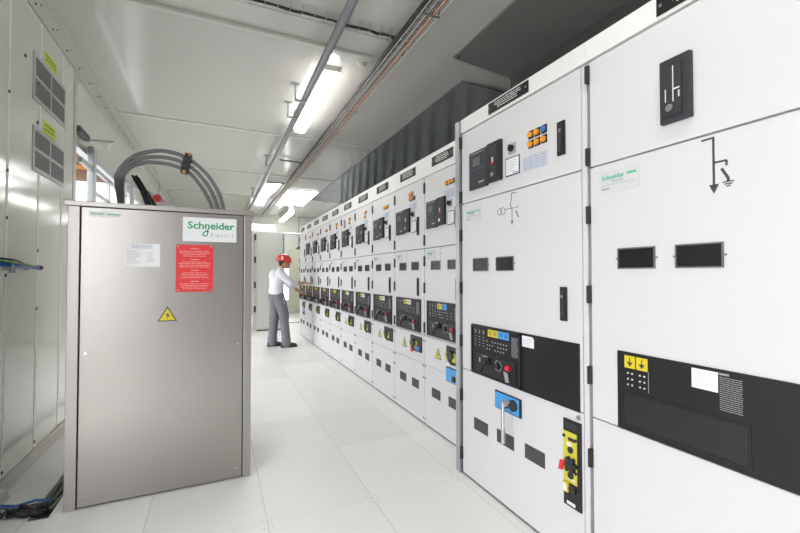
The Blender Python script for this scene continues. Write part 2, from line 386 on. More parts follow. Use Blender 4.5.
def switch_block(root, x0, x1, z0, z1, y, tags, lever=True, redkey=True, paper_tag=False):
    """black operating panel with icons, coloured tags, lever and key"""
    W = x1-x0; H = z1-z0
    p = MB().box(x0, x1, y-0.006, y, z0, z1, 0.002).build('operating_panel', panel_black, root)
    f = MB(); e = 0.010
    for a in ((x0, x1, z1-e, z1), (x0, x1, z0, z0+e), (x0, x0+e, z0, z1), (x1-e, x1, z0, z1)): f.box(a[0], a[1], y-0.011, y-0.005, a[2], a[3])
    f.build('raised_rim', plastic_black, p)
    ic = MB(); rnd = random.Random(int(x0*1000)+3)
    for i in range(3):
        cx = x0+(0.10+0.09*i)*W; mimic_line(ic, [(cx-.02*W, z1-.08*H), (cx+.015*W, z1-.12*H), (cx-.015*W, z1-.16*H)], 0.005, y-0.0065)
        for j in range(4): ic.box(cx-.018*W, cx+.012*W, y-0.0075, y-0.006, z1-(.23+.06*j)*H, z1-(.215+.06*j)*H)
    for i in range(8):
        cx = x0+(0.36+0.055*i)*W
        for j in range(3):
            if rnd.random() < .8: ic.box(cx-.012*W, cx+.010*W, y-0.0075, y-0.006, z1-(.29+.075*j)*H, z1-(.265+.075*j)*H)
    ic.build('printed_icons', print_grey, p)
    n = len(tags)
    for i, tm in enumerate(tags):
        a = x0+(0.34+0.15*i)*W
        t = MB().box(a, a+0.135*W, y-0.0085, y-0.006, z1-.20*H, z1-.05*H).build('coloured_tag', tm, p)
        g = MB(); g.box(a+.03*W, a+.05*W, y-0.0092, y-0.008, z1-.17*H, z1-.08*H); g.box(a+.08*W, a+.095*W, y-0.0092, y-0.008, z1-.17*H, z1-.08*H); g.build('tag_symbol', print_dark, t)
    pl = MB(); print_lines(pl, x0+.84*W, x0+.96*W, z1-.46*H, z1-.10*H, 16, y-0.0075, 0.4, 4, .15); pl.build('printed_lines', print_grey, p)
    bx = MB().box(x0+.12*W, x0+.92*W, y-0.012, y-0.005, z0+.06*H, z0+.46*H, 0.003).build('mechanism_cover', plastic_black, p)
    lv = MB(); lv.cyl((x0+.42*W, y-0.030, z0+.34*H), (x0+.42*W, y-0.010, z0+.34*H), .045*W, 12); lv.tube([(x0+.42*W, y-0.032, z0+.34*H), (x0+.36*W, y-0.045, z0+.22*H), (x0+.35*W, y-0.050, z0+.10*H)], .018*W, 8)
    lv.build('black_lever', plastic_black, p)
    dl = MB()
    for k in range(20):
        a0, a1 = k*math.pi/10, (k+1)*math.pi/10; r = .065*W
        if k % 5 != 4: mimic_line(dl, [(x0+.60*W+r*math.cos(a0), z0+.30*H+r*math.sin(a0)), (x0+.60*W+r*math.cos(a1), z0+.30*H+r*math.sin(a1))], 0.004, y-0.0125)
    dl.box(x0+.20*W, x0+.225*W, y-0.0135, y-0.012, z0+.27*H, z0+.36*H); dl.box(x0+.27*W, x0+.38*W, y-0.0135, y-0.012, z0+.40*H, z0+.42*H)
    dl.build('dial_marks', print_grey, p)
    dk = MB(); dk.cyl((x0+.60*W, y-0.026, z0+.30*H), (x0+.60*W, y-0.011, z0+.30*H), .035*W, 12); dk.build('dial_knob', plastic_black, p)
    if redkey:
        k = MB(); k.cyl((x0+.80*W, y-0.022, z0+.32*H), (x0+.80*W, y-0.011, z0+.32*H), .035*W, 12); k.box(x0+.77*W, x0+.84*W, y-0.030, y-0.018, z0+.285*H, z0+.355*H, 0.003)
        k.build('red_key', key_red if x0 > .1 else mat('key_dull_red', (.38, .02, .03), .5), p)
        k = MB(); k.prism([(x0+.76*W, z0+.26*H), (x0+.83*W, z0+.24*H), (x0+.86*W, z0+.08*H), (x0+.80*W, z0+.07*H)], 'y', y-0.034, y-0.030); k.build('grey_key_tag', print_grey, p)
    return p

# ------------------------------------------------------------------ NEAR CABINETS
ZT, Z2, Z3, H = 2.203, 1.743, 0.680, 2.30
HZ = (2.148, 1.79, 1.54, 1.20, 0.857, 0.507, 0.135)
def cabinet_shell(root, W, depth, ymain, left_door, right_door, zt, z2, z3, z0, seams=True):
    # housing behind the doors
    MB().box(0.0, W, ymain+0.020, depth, 0.0, H-0.003).build('housing', frame_lav, root)
    MB().box(0.0, W, ymain-0.001, ymain+0.03, zt+0.008, H, 0.002).build('top_fascia', fascia_white, root)
    MB().box(left_door, right_door, ymain, ymain+0.02, z2+0.003, zt-0.003, 0.003).build('upper_door', door_white, root)
    MB().box(left_door, right_door, ymain, ymain+0.02, z3+0.0025, z2-0.004, 0.003).build('main_door', door_white, root)
    MB().box(left_door, right_door, ymain+0.001, ymain+0.02, z0, z3-0.0025, 0.003).build('lower_cover', door_white, root)
    g = MB(); g.box(0.0, left_door, ymain+0.018, ymain+0.03, z0, zt); g.build('hinge_gap', seam_dark, root)
    g = MB(); g.box(0.0, W, ymain+0.006, ymain+0.03, 0.0, z0-0.006); g.build('plinth', plastic_grey, root)
    g = MB(); g.box(right_door+0.003, W-0.001, ymain+0.002, ymain+0.03, z0, zt-0.002, 0.002); g.build('frame_stile', frame_lav, root)

near1 = empty('switchgear_cabinet', (1.455, 2.216, 0), R(-90))
tag(near1, 'large white switchgear cabinet with blue lever plate and six indicator lamps', 'electrical cabinet', 'wide white switchgear cabinets in the foreground')
cabinet_shell(near1, 0.985, 1.40, 0.0, 0.014, 0.955, ZT, Z2, Z3, 0.014)
for z in HZ: hinge(near1, 0.008, z)
relay(near1, .116, .427, 1.812, 2.048, 0)
knob(near1, .506, 1.970, 0, .056)
framed_card(near1, .451, .564, 1.823, 1.924, 0)
for i, x in enumerate((.632, .677, .722)):
    lamp(near1, x, x+.036, 1.978, 2.020, 0, blue_dark if i == 2 else orange)
    lamp(near1, x, x+.036, 1.930, 1.970, 0, orange)
label_sheet(near1, .587, .755, 1.819, 1.896, 0, cols=4)
slim_handle(near1, .826, .871, 1.839, 1.998, 0)
slim_handle(near1, .836, .874, 1.072, 1.228, 0)
nameplate(near1, .301, .635, 2.227, 2.290, -0.001, 4)
maker_label(near1, .058, .218, 1.622, 1.702, 0)
def mimic(root, y, near=True):
    m = MB()
    mimic_line(m, [(.535, 1.725), (.497, 1.728), (.497, 1.700)], .005, y)
    mimic_line(m, [(.497, 1.700), (.486, 1.665), (.500, 1.645), (.500, 1.575)], .0045, y)
    m.prism([(.490, 1.578), (.510, 1.578), (.500, 1.552)], 'y', y-0.0012, y)
    for cx in (.395, .425):
        for k in range(14):
            a0, a1 = k*math.pi/7, (k+1)*math.pi/7
            mimic_line(m, [(cx+.018*math.cos(a0), 1.640+.020*math.sin(a0)), (cx+.018*math.cos(a1), 1.640+.020*math.sin(a1))], .003, y)
    mimic_line(m, [(.445, 1.645), (.545, 1.645), (.545, 1.655)], .0035, y)
    mimic_line(m, [(.530, 1.628), (.552, 1.590)], .007, y)
    m.build('mimic_diagram', mat('mimic_grey', (.14, .14, .15), .5), root)
mimic(near1, 0)
window(near1, .144, .285, 1.310, 1.380, 0); window(near1, .369, .508, 1.310, 1.380, 0)
MB().box(.125, .940, -0.005, 0, .678, .980, 0.002).build('black_panel', panel_black, near1)
switch_block(near1, .130, .572, .684, .976, -0.004, (tag_yellow, tag_yellow, blue, blue)[:0])
MB()
for i, tm in enumerate((tag_yellow, tag_yellow, blue, blue)):
    a = .298+.0465*i
    t = MB().box(a, a+.044, -0.0125, -0.009, .925, .966).build('coloured_tag', tm, near1)
    g = MB(); g.box(a+.012, a+.017, -0.0135, -0.012, .934, .957); g.box(a+.027, a+.032, -0.0135, -0.012, .934, .957); g.build('tag_symbol', print_dark, t)
pp = MB().prism([(.580, .912), (.664, .912), (.664, .958), (.652, .968), (.580, .968)], 'y', -0.007, -0.0045).build('paper_note', paper, near1)
l = MB(); print_lines(l, .59, .655, .918, .96, 5, -0.0078, .15, 3); l.build('handwriting', print_grey, pp)
bp = MB().box(.354, .568, -0.008, 0, .531, .630, 0.003).build('lever_plate', plastic_black, near1)
MB().box(.360, .556, -0.010, -0.007, .537, .624).build('blue_plate', blue, bp)
k = MB(); k.cyl((.515, -0.020, .585), (.515, -0.009, .585), .030, 16); k.cyl((.458, -0.018, .570), (.458, -0.009, .570), .016, 12); k.build('black_boss', hinge_black, bp)
k = MB(); k.cyl((.500, -0.075, .592), (.500, -0.010, .592), .011, 12); k.tube([(.500, -0.070, .604), (.502, -0.072, .50), (.506, -0.074, .435)], .009, 10); k.tube([(.506, -0.074, .470), (.508, -0.075, .395)], [.011, .011], 10)
k.build('lever_handle', chrome, bp)
k = MB(); k.prism([(.405, .572), (.485, .610), (.500, .600), (.497, .578), (.46, .582)], 'y', -0.030, -0.024); k.cyl((.462, -0.026, .572), (.462, -0.008, .572), .009, 10); k.build('crank_arm', chrome, bp)
vent(near1, .138, .278, .333, .406, 0.001); vent(near1, .361, .504, .338, .412, 0.001); vent(near1, .588, .727, .340, .415, 0.001)
interlock(near1, .849, .946, .245, .632, 0.0)
k = MB(); k.cyl((.932, -0.007, .655), (.932, 0, .655), .011, 12); k.build('cover_screw', chrome, near1)

near2 = empty('switchgear_cabinet', (1.455, 1.230, 0), R(-90))
tag(near2, 'large white switchgear cabinet at the right edge with long black panel and latch', 'electrical cabinet', 'wide white switchgear cabinets in the foreground')
cabinet_shell(near2, 0.985, 1.40, 0.0, 0.016, 0.955, ZT, Z2, Z3, 0.014)
for z in HZ: hinge(near2, 0.008, z)
nameplate(near2, .309, .640, 2.224, 2.288, -0.001, 8)
maker_label(near2, .063, .237, 1.620, 1.708, 0)
# latch unit
lt = MB().box(.326, .428, -0.020, 0, 1.817, 2.042, 0.004).build('door_latch', plastic_dark, near2)
MB().box(.338, .404, -0.0215, -0.019, 1.835, 2.025).build('latch_recess', hinge_black, lt)
MB().box(.341, .401, -0.0235, -0.020, 1.839, 2.016).build('latch_inset', plastic_dark, lt)
k = MB(); k.box(.3735, .3765, -0.0245, -0.022, 1.885, 2.01); k.box(.376, .396, -0.0245, -0.022, 1.925, 1.930); k.box(.392, .396, -0.0245, -0.022, 1.895, 1.918); k.box(.348, .351, -0.0245, -0.022, 1.89, 1.935); k.build('white_lines', print_white, lt)
k = MB(); k.cyl((.364, -0.030, 1.865), (.364, -0.022, 1.865), .013, 16); k.build('lock_cylinder', chrome, lt)
m = MB(); y = 0
mimic_line(m, [(.449, 1.726), (.484, 1.727)], .006, y); mimic_line(m, [(.484, 1.730), (.484, 1.570)], .0065, y)
m.prism([(.470, 1.575), (.498, 1.575), (.484, 1.545)], 'y', y-.0012, y)
mimic_line(m, [(.484, 1.645), (.520, 1.645), (.520, 1.628)], .006, y); mimic_line(m, [(.506, 1.622), (.524, 1.588), (.524, 1.578)], .008, y)
mimic_line(m, [(.508, 1.577), (.540, 1.577)], .0035, y); mimic_line(m, [(.513, 1.570), (.535, 1.570)], .0035, y); mimic_line(m, [(.518, 1.563), (.530, 1.563)], .0035, y)
m.build('mimic_diagram', print_dark, near2)
window(near2, .147, .287, 1.312, 1.384, 0); window(near2, .367, .504, 1.312, 1.384, 0)
bp = MB().box(.137, .940, -0.006, 0, .682, .985, 0.003).build('black_panel', panel_black, near2)
f = MB()
for a in ((.160, .575, .827, .832), (.160, .575, .700, .705), (.160, .165, .705, .827), (.570, .575, .705, .827)): f.box(a[0], a[1], -0.0085, -0.005, a[2], a[3])
f.box(.167, .568, -0.0075, -0.005, .707, .825); f.build('recess_rim', plastic_black, bp)
for a in (.171, .219):
    t = MB().box(a, a+.043, -0.009, -0.006, .925, .972).build('yellow_tag', tag_yellow, bp)
    g = MB(); mimic_line(g, [(a+.022, .966), (a+.022, .945)], .003, -0.009); g.prism([(a+.010, .948), (a+.034, .948), (a+.022, .932)], 'y', -0.0102, -0.009); g.build('tag_symbol', print_dark, t)
g = MB()
for a in (.178, .226):
    for j in range(3):
        for i in range(2): g.cyl((a+.006+.017*i, -0.0085, .905-.022*j), (a+.006+.017*i, -0.006, .905-.022*j), .0035, 6)
g.build('white_dots', print_white, bp); MB().box(.264, .2655, -0.0085, -0.006, .848, .925).build('divider_line', print_grey, bp)
pp = MB().box(.413, .490, -0.0085, -0.006, .910, .974).build('paper_label', paper, bp)
l = MB(); print_lines(l, .420, .484, .918, .970, 7, -0.0092, .14, 3); l.build('small_print', print_grey, pp)
l = MB(); print_lines(l, .494, .556, .856, .964, 17, -0.0072, .32, 6, .03); l.box(.492, .520, -0.0072, -.006, .968, .974); l.build('printed_table', print_grey, bp)

# aluminium corner post + filler between the two rows
post = MB()
post.box(1.445, 1.505, 2.222, 2.268, 0.0, 2.296, 0.002); post.box(1.452, 1.498, 2.2195, 2.226, 0.0, 2.29)
post.build('aluminium_post', alu, None); move_origin(bpy.data.objects['aluminium_post'], (1.475, 2.245, 0))
tag(bpy.data.objects['aluminium_post'], 'tall grey aluminium corner post between the near cabinets and the far row', 'post')
fl = MB(); fl.box(1.632, 2.9, 2.272, 2.415, 0, 2.29, 0.002); o = fl.build('filler_panel', frame_lav); move_origin(o, (2.2, 2.34, 0))
tag(o, 'narrow pale filler panel behind the aluminium post joining both cabinet rows', 'panel')

# ------------------------------------------------------------------ FAR ROW
FW, FY0, P = 1.630, 3.055, 0.634
FT, F2, F3, F4 = 2.125, 1.510, 0.762, 0.515
ordn = ['first', 'second', 'third', 'fourth', 'fifth', 'sixth', 'seventh', 'eighth', 'ninth', 'tenth']
Y_ = tag_yellow
far_opts = {
 0: dict(tags=(Y_, blue), lamps='row3', handle=False, blueplate=True, warn=True),
 1: dict(tags=(Y_, paper), lamps='2x2', bk=True, warn=True),
 2: dict(tags=(Y_, paper), lamps='row2', warn=True),
 3: dict(tags=(Y_, paper), lamps='col2', warn=True),
 4: dict(tags=(Y_, paper), lamps='col2', extra=True, warn=True),
 5: dict(tags=(Y_, Y_), lamps='col2', warn=False),
 6: dict(tags=(Y_, Y_), lamps='row2', warn=False),
 7: dict(tags=(Y_, Y_), lamps='row2', warn=False),
 8: dict(tags=(Y_, Y_), lamps='row2', warn=False),
 9: dict(tags=(Y_, Y_), lamps='none', norelay=True, blueplate=True, warn=False)}
for k in range(10):
    o_ = far_opts[k]
    rt = empty('switchgear_cabinet', (FW, FY0 + P*k, 0), R(-90))
    where = {0: 'narrow white switchgear cabinet right behind the aluminium post, first of the far row',
             9: 'narrow white switchgear cabinet at the far end of the row, beyond the man'}.get(k,
             f'narrow white switchgear cabinet, {ordn[k]} of the far row from the aluminium post')
    tag(rt, where, 'electrical cabinet', 'narrow white switchgear cabinets in the far row')
    Wd = P-0.001
    MB().box(0.0, Wd, 0.018, 1.25, 0.0, H-0.003).build('housing', seam_dark if k else seam_dark, rt)
    MB().box(0.0, Wd, 0.0, 0.03, FT+0.005, H, 0.002).build('top_fascia', fascia_white, rt)
    MB().box(0.006, Wd-0.003, 0, 0.02, F2+0.003, FT-0.002, 0.003).build('upper_door', door_far, rt)
    MB().box(0.006, Wd-0.003, 0, 0.02, F3+0.003, F2-0.003, 0.003).build('main_door', door_far, rt)
    MB().box(0.003, Wd-0.002, 0, 0.02, F4+0.0015, F3-0.003, 0.002).build('middle_cover', door_far, rt)
    MB().box(0.003, Wd-0.002, 0.0005, 0.02, 0.015, F4-0.0015, 0.002).build('lower_cover', door_far, rt)
    MB().box(0.0, Wd, 0.008, 0.03, 0.0, 0.012).build('plinth', plastic_grey, rt)
    for z in (2.03, 1.58, 1.40, 1.17, 0.83): hinge(rt, 0.008, z, 0.0, 0.09)
    nameplate(rt, .14, .47, 2.185, 2.262, 0, k)
    if not o_.get('norelay'):
        relay(rt, .060, .365, 1.672, 1.902, 0)
        knob(rt, .425, 1.835, 0, .055)
        framed_card(rt, .385, .485, 1.668, 1.775, 0)
        label_sheet(rt, .345, .485, 1.878, 1.945, 0, cols=3)
    xs = {'row3': [(.36, 1.98), (.41, 1.98), (.455, 1.98)], '2x2': [(.345, 2.01), (.385, 2.01), (.345, 1.965), (.385, 1.965)],
          'row2': [(.35, 1.98), (.395, 1.98), (.44, 1.98)], 'col2': [(.37, 2.015), (.405, 2.015), (.37, 1.965)], 'none': []}[o_['lamps']]
    for (a, z) in xs: lamp(rt, a, a+.036, z, z+.038, 0, orange)
    if o_['lamps'] == '2x2': lamp(rt, .428, .464, 1.965, 2.003, 0, plastic_grey)
    if o_.get('extra'): label_sheet(rt, .12, .20, 1.94, 2.05, 0, m=plastic_grey, cols=1, name='meter')
    slim_handle(rt, .505, .538, 1.635, 1.80, 0)
    slim_handle(rt, .505, .535, 1.095, 1.255, 0)
    maker_label(rt, .045, .195, 1.405, 1.490, 0)
    m = MB(); mimic_line(m, [(.30, 1.495), (.27, 1.497), (.27, 1.44), (.285, 1.42), (.275, 1.40)], .004, 0); mimic_line(m, [(.27, 1.455), (.31, 1.455)], .004, 0)
    m.build('mimic_diagram', print_grey, rt)
    window(rt, .13, .27, 1.328, 1.393, 0); window(rt, .392, .53, 1.330, 1.395, 0)
    switch_block(rt, .060, .575, .775, 1.066, 0.0, o_['tags'])
    interlock(rt, .372, .592, .600, .736, 0.0, full=False, tagcol=(print_white, key_red, paper)[k % 3] if k < 4 else None, blue_knob=bool(o_.get('bk')))
    if o_['warn']: warn(rt, .235, .603, .105, 0)
    vent(rt, .13, .27, .275, .352, 0.0005); vent(rt, .392, .53, .272, .350, 0.0005)
    if o_.get('blueplate'):
        bp = MB().box(.37, .55, -0.008, 0, .462, .575, 0.002).build('lever_plate', plastic_black, rt)
        MB().box(.372, .545, -0.010, -0.007, .466, .568).build('blue_plate', blue, bp)
        kk = MB(); kk.cyl((.49, -0.022, .50), (.49, -0.009, .50), .022, 12); kk.build('black_boss', hinge_black, bp)
        kk = MB(); kk.cyl((.455, -0.02, .505), (.455, -0.009, .505), .008, 10); kk.build('lever_socket', chrome, bp)
    for z in (.715, .50, .40, .055):
        for x in (.018, P-.018):
            b = MB(); b.cyl((x, -0.004, z), (x, 0.001, z), .0065, 8); b.build('cover_bolt', plastic_dark, rt)

# ------------------------------------------------------------------ STAINLESS CABINET
S = 2.74
box = empty('stainless_cabinet', (-0.27, S, 0))
tag(box, 'tall brushed stainless steel cabinet with red notice, warning triangle and logo sign', 'metal cabinet')
def bx_(x): return x+0.27
def B(x0, x1, y0, y1, z0, z1, nm, m, bev=0.0, par=None):
    return MB().box(bx_(x0), bx_(x1), y0, y1, z0, z1, bev).build(nm, m, par or box)
B(-.744, -.700, 0.012, 0.70, 0.0, 1.664, 'side_panel', stainless_edge, 0.002)
B(.160, .204, 0.012, 0.70, 0.0, 1.664, 'side_panel', stainless_edge, 0.002)
B(-.744, -.690, 0.000, 0.03, 0.0, 1.664, 'corner_stile', stainless_edge, 0.003)
B(.1575, .204, 0.000, 0.03, 0.0, 1.664, 'corner_stile', stainless_edge, 0.003)
B(-.70, .16, 0.66, 0.70, 0.0, 1.664, 'rear_panel', stainless_edge)
B(-.690, .1575, 0.02, 0.04, 0.0, 1.664, 'door_gap', seam_dark)
dr = B(-.684, .152, -0.002, 0.018, 0.012, 1.660, 'front_panel', stainless, 0.003)
B(-.760, .215, -0.010, 0.71, 1.664, 1.692, 'top_cover', stainless_edge, 0.004)
k = MB()
for (x, z) in ((-.655, 1.60), (-.653, .07), (.125, 1.585), (.125, .07), (-.655, .85), (.125, .85)): k.cyl((bx_(x), -0.006, z), (bx_(x), -0.001, z), .007, 12)
k.build('panel_screw', chrome, dr)
sg = B(-.189, .111, -0.004, -0.0015, 1.487, 1.634, 'logo_sign', paper, par=dr)
t = MB(); text(t, 'Schneider', bx_(-.163), 1.566, -0.0046, width=.262, size=.07, bold=.0016, height=.043)
for (r, a, b) in ((1, 0, 0),):
    pts = [(-.079, 1.525), (-.068, 1.520), (-.058, 1.527), (-.052, 1.545), (-.050, 1.553), (-.066, 1.552), (-.078, 1.540), (-.079, 1.525)]
    mimic_line(t, [(bx_(x), z) for x, z in pts], .0075, -0.004)
    mimic_line(t, [(bx_(-.058), 1.548), (bx_(-.050), 1.566)], .007, -0.004)
t.build('green_lettering', green, sg)
t = MB(); text(t, 'Electric', bx_(-.034), 1.517, -0.0046, width=.128, size=.04, height=.026, space=1.6); t.build('grey_lettering', teal, sg)
sg = B(-.647, -.498, -0.004, -0.0015, 1.610, 1.640, 'maker_strip', paper, par=dr)
t = MB(); text(t, 'Schneider', bx_(-.640), 1.622, -0.0046, width=.065, bold=.001, height=.009); t.box(bx_(-.567), bx_(-.507), -0.005, -0.0035, 1.621, 1.627); t.build('green_lettering', green_soft, sg)
sg = B(-.485, -.306, -0.004, -0.0015, 1.330, 1.466, 'instruction_sheet', paper, par=dr)
t = MB(); print_lines(t, bx_(-.45), bx_(-.34), 1.435, 1.46, 3, -0.0046, .4, 3, .3, True); print_lines(t, bx_(-.47), bx_(-.40), 1.345, 1.425, 8, -0.0046, .22, 5); print_lines(t, bx_(-.37), bx_(-.33), 1.355, 1.42, 5, -0.0046, .22, 9); t.build('small_print', print_grey, sg)
sg = B(-.224, -.021, -0.004, -0.0015, 1.180, 1.466, 'red_notice', red, par=dr)
t = MB()
for blk in range(4):
    zt = 1.446-.066*blk
    print_lines(t, bx_(-.145), bx_(-.10), zt-.008, zt, 1, -0.0046, .5, 3, .1, True)
    print_lines(t, bx_(-.212), bx_(-.034), zt-.054, zt-.014, 4, -0.0046, .26, blk+4, .35, True)
t.build('white_print', mat('notice_print', (.78, .45, .45), .5), sg)
k = MB()
for (x, z) in ((-.213, 1.455), (-.032, 1.455), (-.213, 1.192), (-.032, 1.192)): k.cyl((bx_(x), -0.008, z), (bx_(x), -0.003, z), .006, 10)
k.build('notice_screw', chrome, sg)
warn(dr, bx_(-.264), 1.008, .102, -0.002)

# three arching cables and their clamp
def arc(off, r0=0.0):
    ctl = [(-.600+off*.10, 0.02), (-.600+off*.12, 1.60), (-.598+off*.25, 1.80), (-.560+off*.45, 1.94), (-.485+off*.5, 2.035-off*.45), (-.37+off*.2, 2.085-off*.9), (-.26, 2.085-off*1.0), (-.16-off*.2, 2.045-off*.95), (-.06-off*.6, 1.955-off*.75), (.01-off*.75, 1.835-off*.5), (.045-off*.75, 1.70), (.047-off*.75, 1.692)]
    pts = []
    n = len(ctl)
    for i in range(n-1):
        p0, p1, p2, p3 = ctl[max(i-1, 0)], ctl[i], ctl[i+1], ctl[min(i+2, n-1)]
        for s_ in range(6):
            u = s_/6; f_ = lambda a, b, c, d: 0.5*((2*b)+(-a+c)*u+(2*a-5*b+4*c-d)*u*u+(-a+3*b-3*c+d)*u**3)
            pts.append((f_(p0[0], p1[0], p2[0], p3[0]), f_(p0[1], p1[1], p2[1], p3[1])))
    pts.append(ctl[-1]); return pts
nm = ['outermost of three thick grey cables arching above the stainless cabinet', 'middle one of three thick grey cables arching above the stainless cabinet', 'innermost of three thick grey cables arching above the stainless cabinet']
for i in range(3):
    off = i*.042
    pts = [(p[0], 3.0+.10*(1 if p[1] < 1.7 and p[0] < -.3 else 0)*0 + (0.46 if (p[1] < 1.65 and p[0] < -.3) else (0.46*max(0, (1.9-p[1])/.25) if p[0] < -.3 and p[1] < 1.9 else 0)), p[1]) for p in arc(off)]
    o = MB().tube(pts, .0125, 10).build('power_cable', cable_grey, None, True); move_origin(o, (0.04, 3.0, 1.69))
    tag(o, nm[i], 'cable', 'thick grey cables arching over the stainless cabinet')
cl = empty('cable_clamp', (-.187, 3.0, 2.03)); tag(cl, 'black cable clamp gripping the three arching grey cables', 'clamp')
k = MB()
d = Vector((.80, 0, -.45)).normalized(); nrm = Vector((.45, 0, .80)).normalized()
for j, s_ in enumerate((-0.058, -0.022, 0.020, 0.058)):
    pass
rot = Matrix.Rotation(R(12), 4, 'Y')
b = MB(); b.box(-.022, .022, -.030, .030, -.078, .058, .004)
b.box(-.028, .028, -.036, .036, -.030, -.020); b.box(-.028, .028, -.036, .036, .010, .020)
b.bm.transform(rot); b.build('clamp_block', hinge_black, cl)
k = MB(); k.cyl((.008, -.040, .052), (.008, -.02, .052), .010, 8); k.cyl((.000, -.040, -.070), (.000, -.02, -.070), .010, 8); k.bm.transform(rot); k.build('brass_bolt', mat('brass', (.55, .30, .12), .35, .9), cl)

# things standing / hanging behind the stainless cabinet
def add_tube(name, pts, r, m, label, cat, group=None, seg=8):
    o = MB().tube(pts, r, seg).build(name, m, None, True); move_origin(o, pts[0]); tag(o, label, cat, group); return o
rnd = random.Random(3)
hb = MB()
for i in range(9):
    a = rnd.uniform(-.02, .02); c = rnd.uniform(-.02, .02)
    hb.tube([(-.575+a, 3.62, 2.03+c), (-.52+a, 3.6, 1.93+c), (-.46+a*2, 3.58, 1.80+c*2), (-.36+a*2, 3.58, 1.66+c), (-.34+a, 3.60, 1.45), (-.34+a, 3.60, 0.02)], .009, 6)
o = hb.build('wire_bundle', cable_black, None, True); move_origin(o, (-.34, 3.6, 0)); tag(o, 'loose bundle of thin black wires hanging down behind the stainless cabinet', 'wires')
rk = empty('wiring_frame', (-.50, 3.62, 0)); tag(rk, 'galvanised strut frame carrying wires behind the stainless cabinet', 'frame')
k = MB()
for x in (-.155, -.10, .02): k.box(x-.014, x+.014, 0.02, 0.05, 0, (2.03 if x < -.12 else 1.97 if x < 0 else 1.86))
k.build('strut', steel, rk)
k = MB(); k.prism([(-.17, 2.05), (.42, 1.69), (.42, 1.66), (-.17, 2.01)], 'y', .02, .045); k.box(-.17, .42, .02, .05, 1.52, 1.55); k.build('cross_rail', steel, rk)
eb = empty('emergency_button', (-.425, 3.62, 1.875)); tag(eb, 'small round red push button seen above the stainless cabinet', 'button')
k = MB(); k.cyl((0, -.035, 0), (0, -.01, 0), .030, 16); k.build('red_cap', key_red, eb)
k = MB(); k.box(-.022, .022, -.01, .03, -.022, .022, .003); k.tube([(0, .01, .02), (.01, .015, .14), (-.02, .02, .24)], .004, 6); k.build('switch_body', steel, eb)
tr = empty('terminal_tray', (-.22, 3.35, 1.692)); tag(tr, 'grey tray with a small black block lying on top of the stainless cabinet', 'tray')
k = MB(); k.box(-.22, .05, 0, .05, .0, .05, .004); k.box(-.20, -.12, -.005, .045, .05, .08, .003); k.build('tray_body', steel, tr)
k = MB(); k.box(.055, .125, -.01, .05, 0, .045, .008); k.build('black_block', hinge_black, tr)

# ------------------------------------------------------------------ ROOM
HC = 3.20; XL = -1.13; XR = 3.05; YB = 13.5; YF = -3.0
def struct(o, label=None): o['kind'] = 'structure'; 
def S_(name, mb, m, origin=None):
    o = mb.build(name, m); o['kind'] = 'structure'
    if origin: move_origin(o, origin)
    return o
# floor with a cable trench
fm = MB(); TX0, TX1, TY = -.890, -.800, 2.72
fm.box(XL-.2, TX0, YF, YB+2, -.15, 0); fm.box(TX1, XR+.2, YF, YB+2, -.15, 0); fm.box(TX0, TX1, YF, TY, -.15, 0); fm.box(TX0, TX1, TY, YB+2, -.15, -.08)
S_('floor', fm, floor_m)
S_('ceiling', MB().box(XL-.2, XR+.2, YF, YB+.2, HC, HC+.15), ceiling_m)
# left wall : doorway A (unseen, added behind/left of the camera to let daylight in), doorway B at Y 4.4 - 6.9
DA0, DA1, DB0, DB1, DH = -1.7, 1.7, 4.38, 8.10, 2.50
w = MB(); wx0, wx1 = XL-.12, XL-.028
w.box(wx0, wx1, YF, DA0, 0, HC); w.box(wx0, wx1, DA1, DB0, 0, HC); w.box(wx0, wx1, DB1, YB, 0, HC); w.box(wx0, wx1, DA0, DA1, 2.75, HC); w.box(wx0, wx1, DB0, DB1, DH, HC)
S_('wall_left', w, wall_m)
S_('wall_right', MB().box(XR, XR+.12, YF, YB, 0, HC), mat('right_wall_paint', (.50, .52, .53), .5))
S_('wall_front', MB().box(XL-.12, XR+.12, YF-.12, YF, 0, HC), mat('rear_wall_paint', (.50, .485, .46), .5))
wb = MB(); wb.box(XL-.12, .96, YB, YB+.12, 0, HC); wb.box(2.30, XR+.12, YB, YB+.12, 0, HC); wb.box(.96, 2.30, YB, YB+.12, 2.90, HC); wb.box(.96, 2.0, YB, YB+.12, 0, 2.68); wb.box(1.72, 2.30, YB, YB+.12, 2.68, 2.9); wb.box(1.95, 2.30, YB, YB+.12, 1.62, 2.68); wb.box(2.0, 2.30, YB, YB+.12, 0, .45)
S_('wall_back', wb, wall_back_m)
# cladding panels of the left wall (one per sheet), skirting, angle trim with rivets
edges = [2.25, 2.66, 3.10, 3.555, 4.00, 4.27]
for i, (a, b) in enumerate(zip(edges[:-1], edges[1:])):
    S_(f'trim_{i+1}', MB().box(XL-.027, XL, a+.005, b-.005, .105, 3.035, .002), wall_m, (XL, (a+b)/2, .105))
jt = MB().box(XL-.0275, XL-.003, 2.24, 4.28, 0.095, 3.05)
for e_ in edges[1:-1]: jt.box(XL-.004, XL+.002, e_-.013, e_+.013, 0.10, 3.04)
S_('trim_6', jt, mat('panel_joint', (.86, .86, .82), .5))
jr = MB(); jr.box(XL-.035, XL+.004, 4.27, 4.345, 0, 3.05, .003); jr.box(XL-.035, XL-.01, 4.32, 4.38, 0, 2.6); S_('trim_7', jr, trim_m)
sk = MB(); sk.prism([(XL-.03, 0), (XL+.012, 0), (XL+.006, .088), (XL-.03, .094)], 'y', 2.98, 4.27); S_('baseboard_left', sk, baseboard_m)
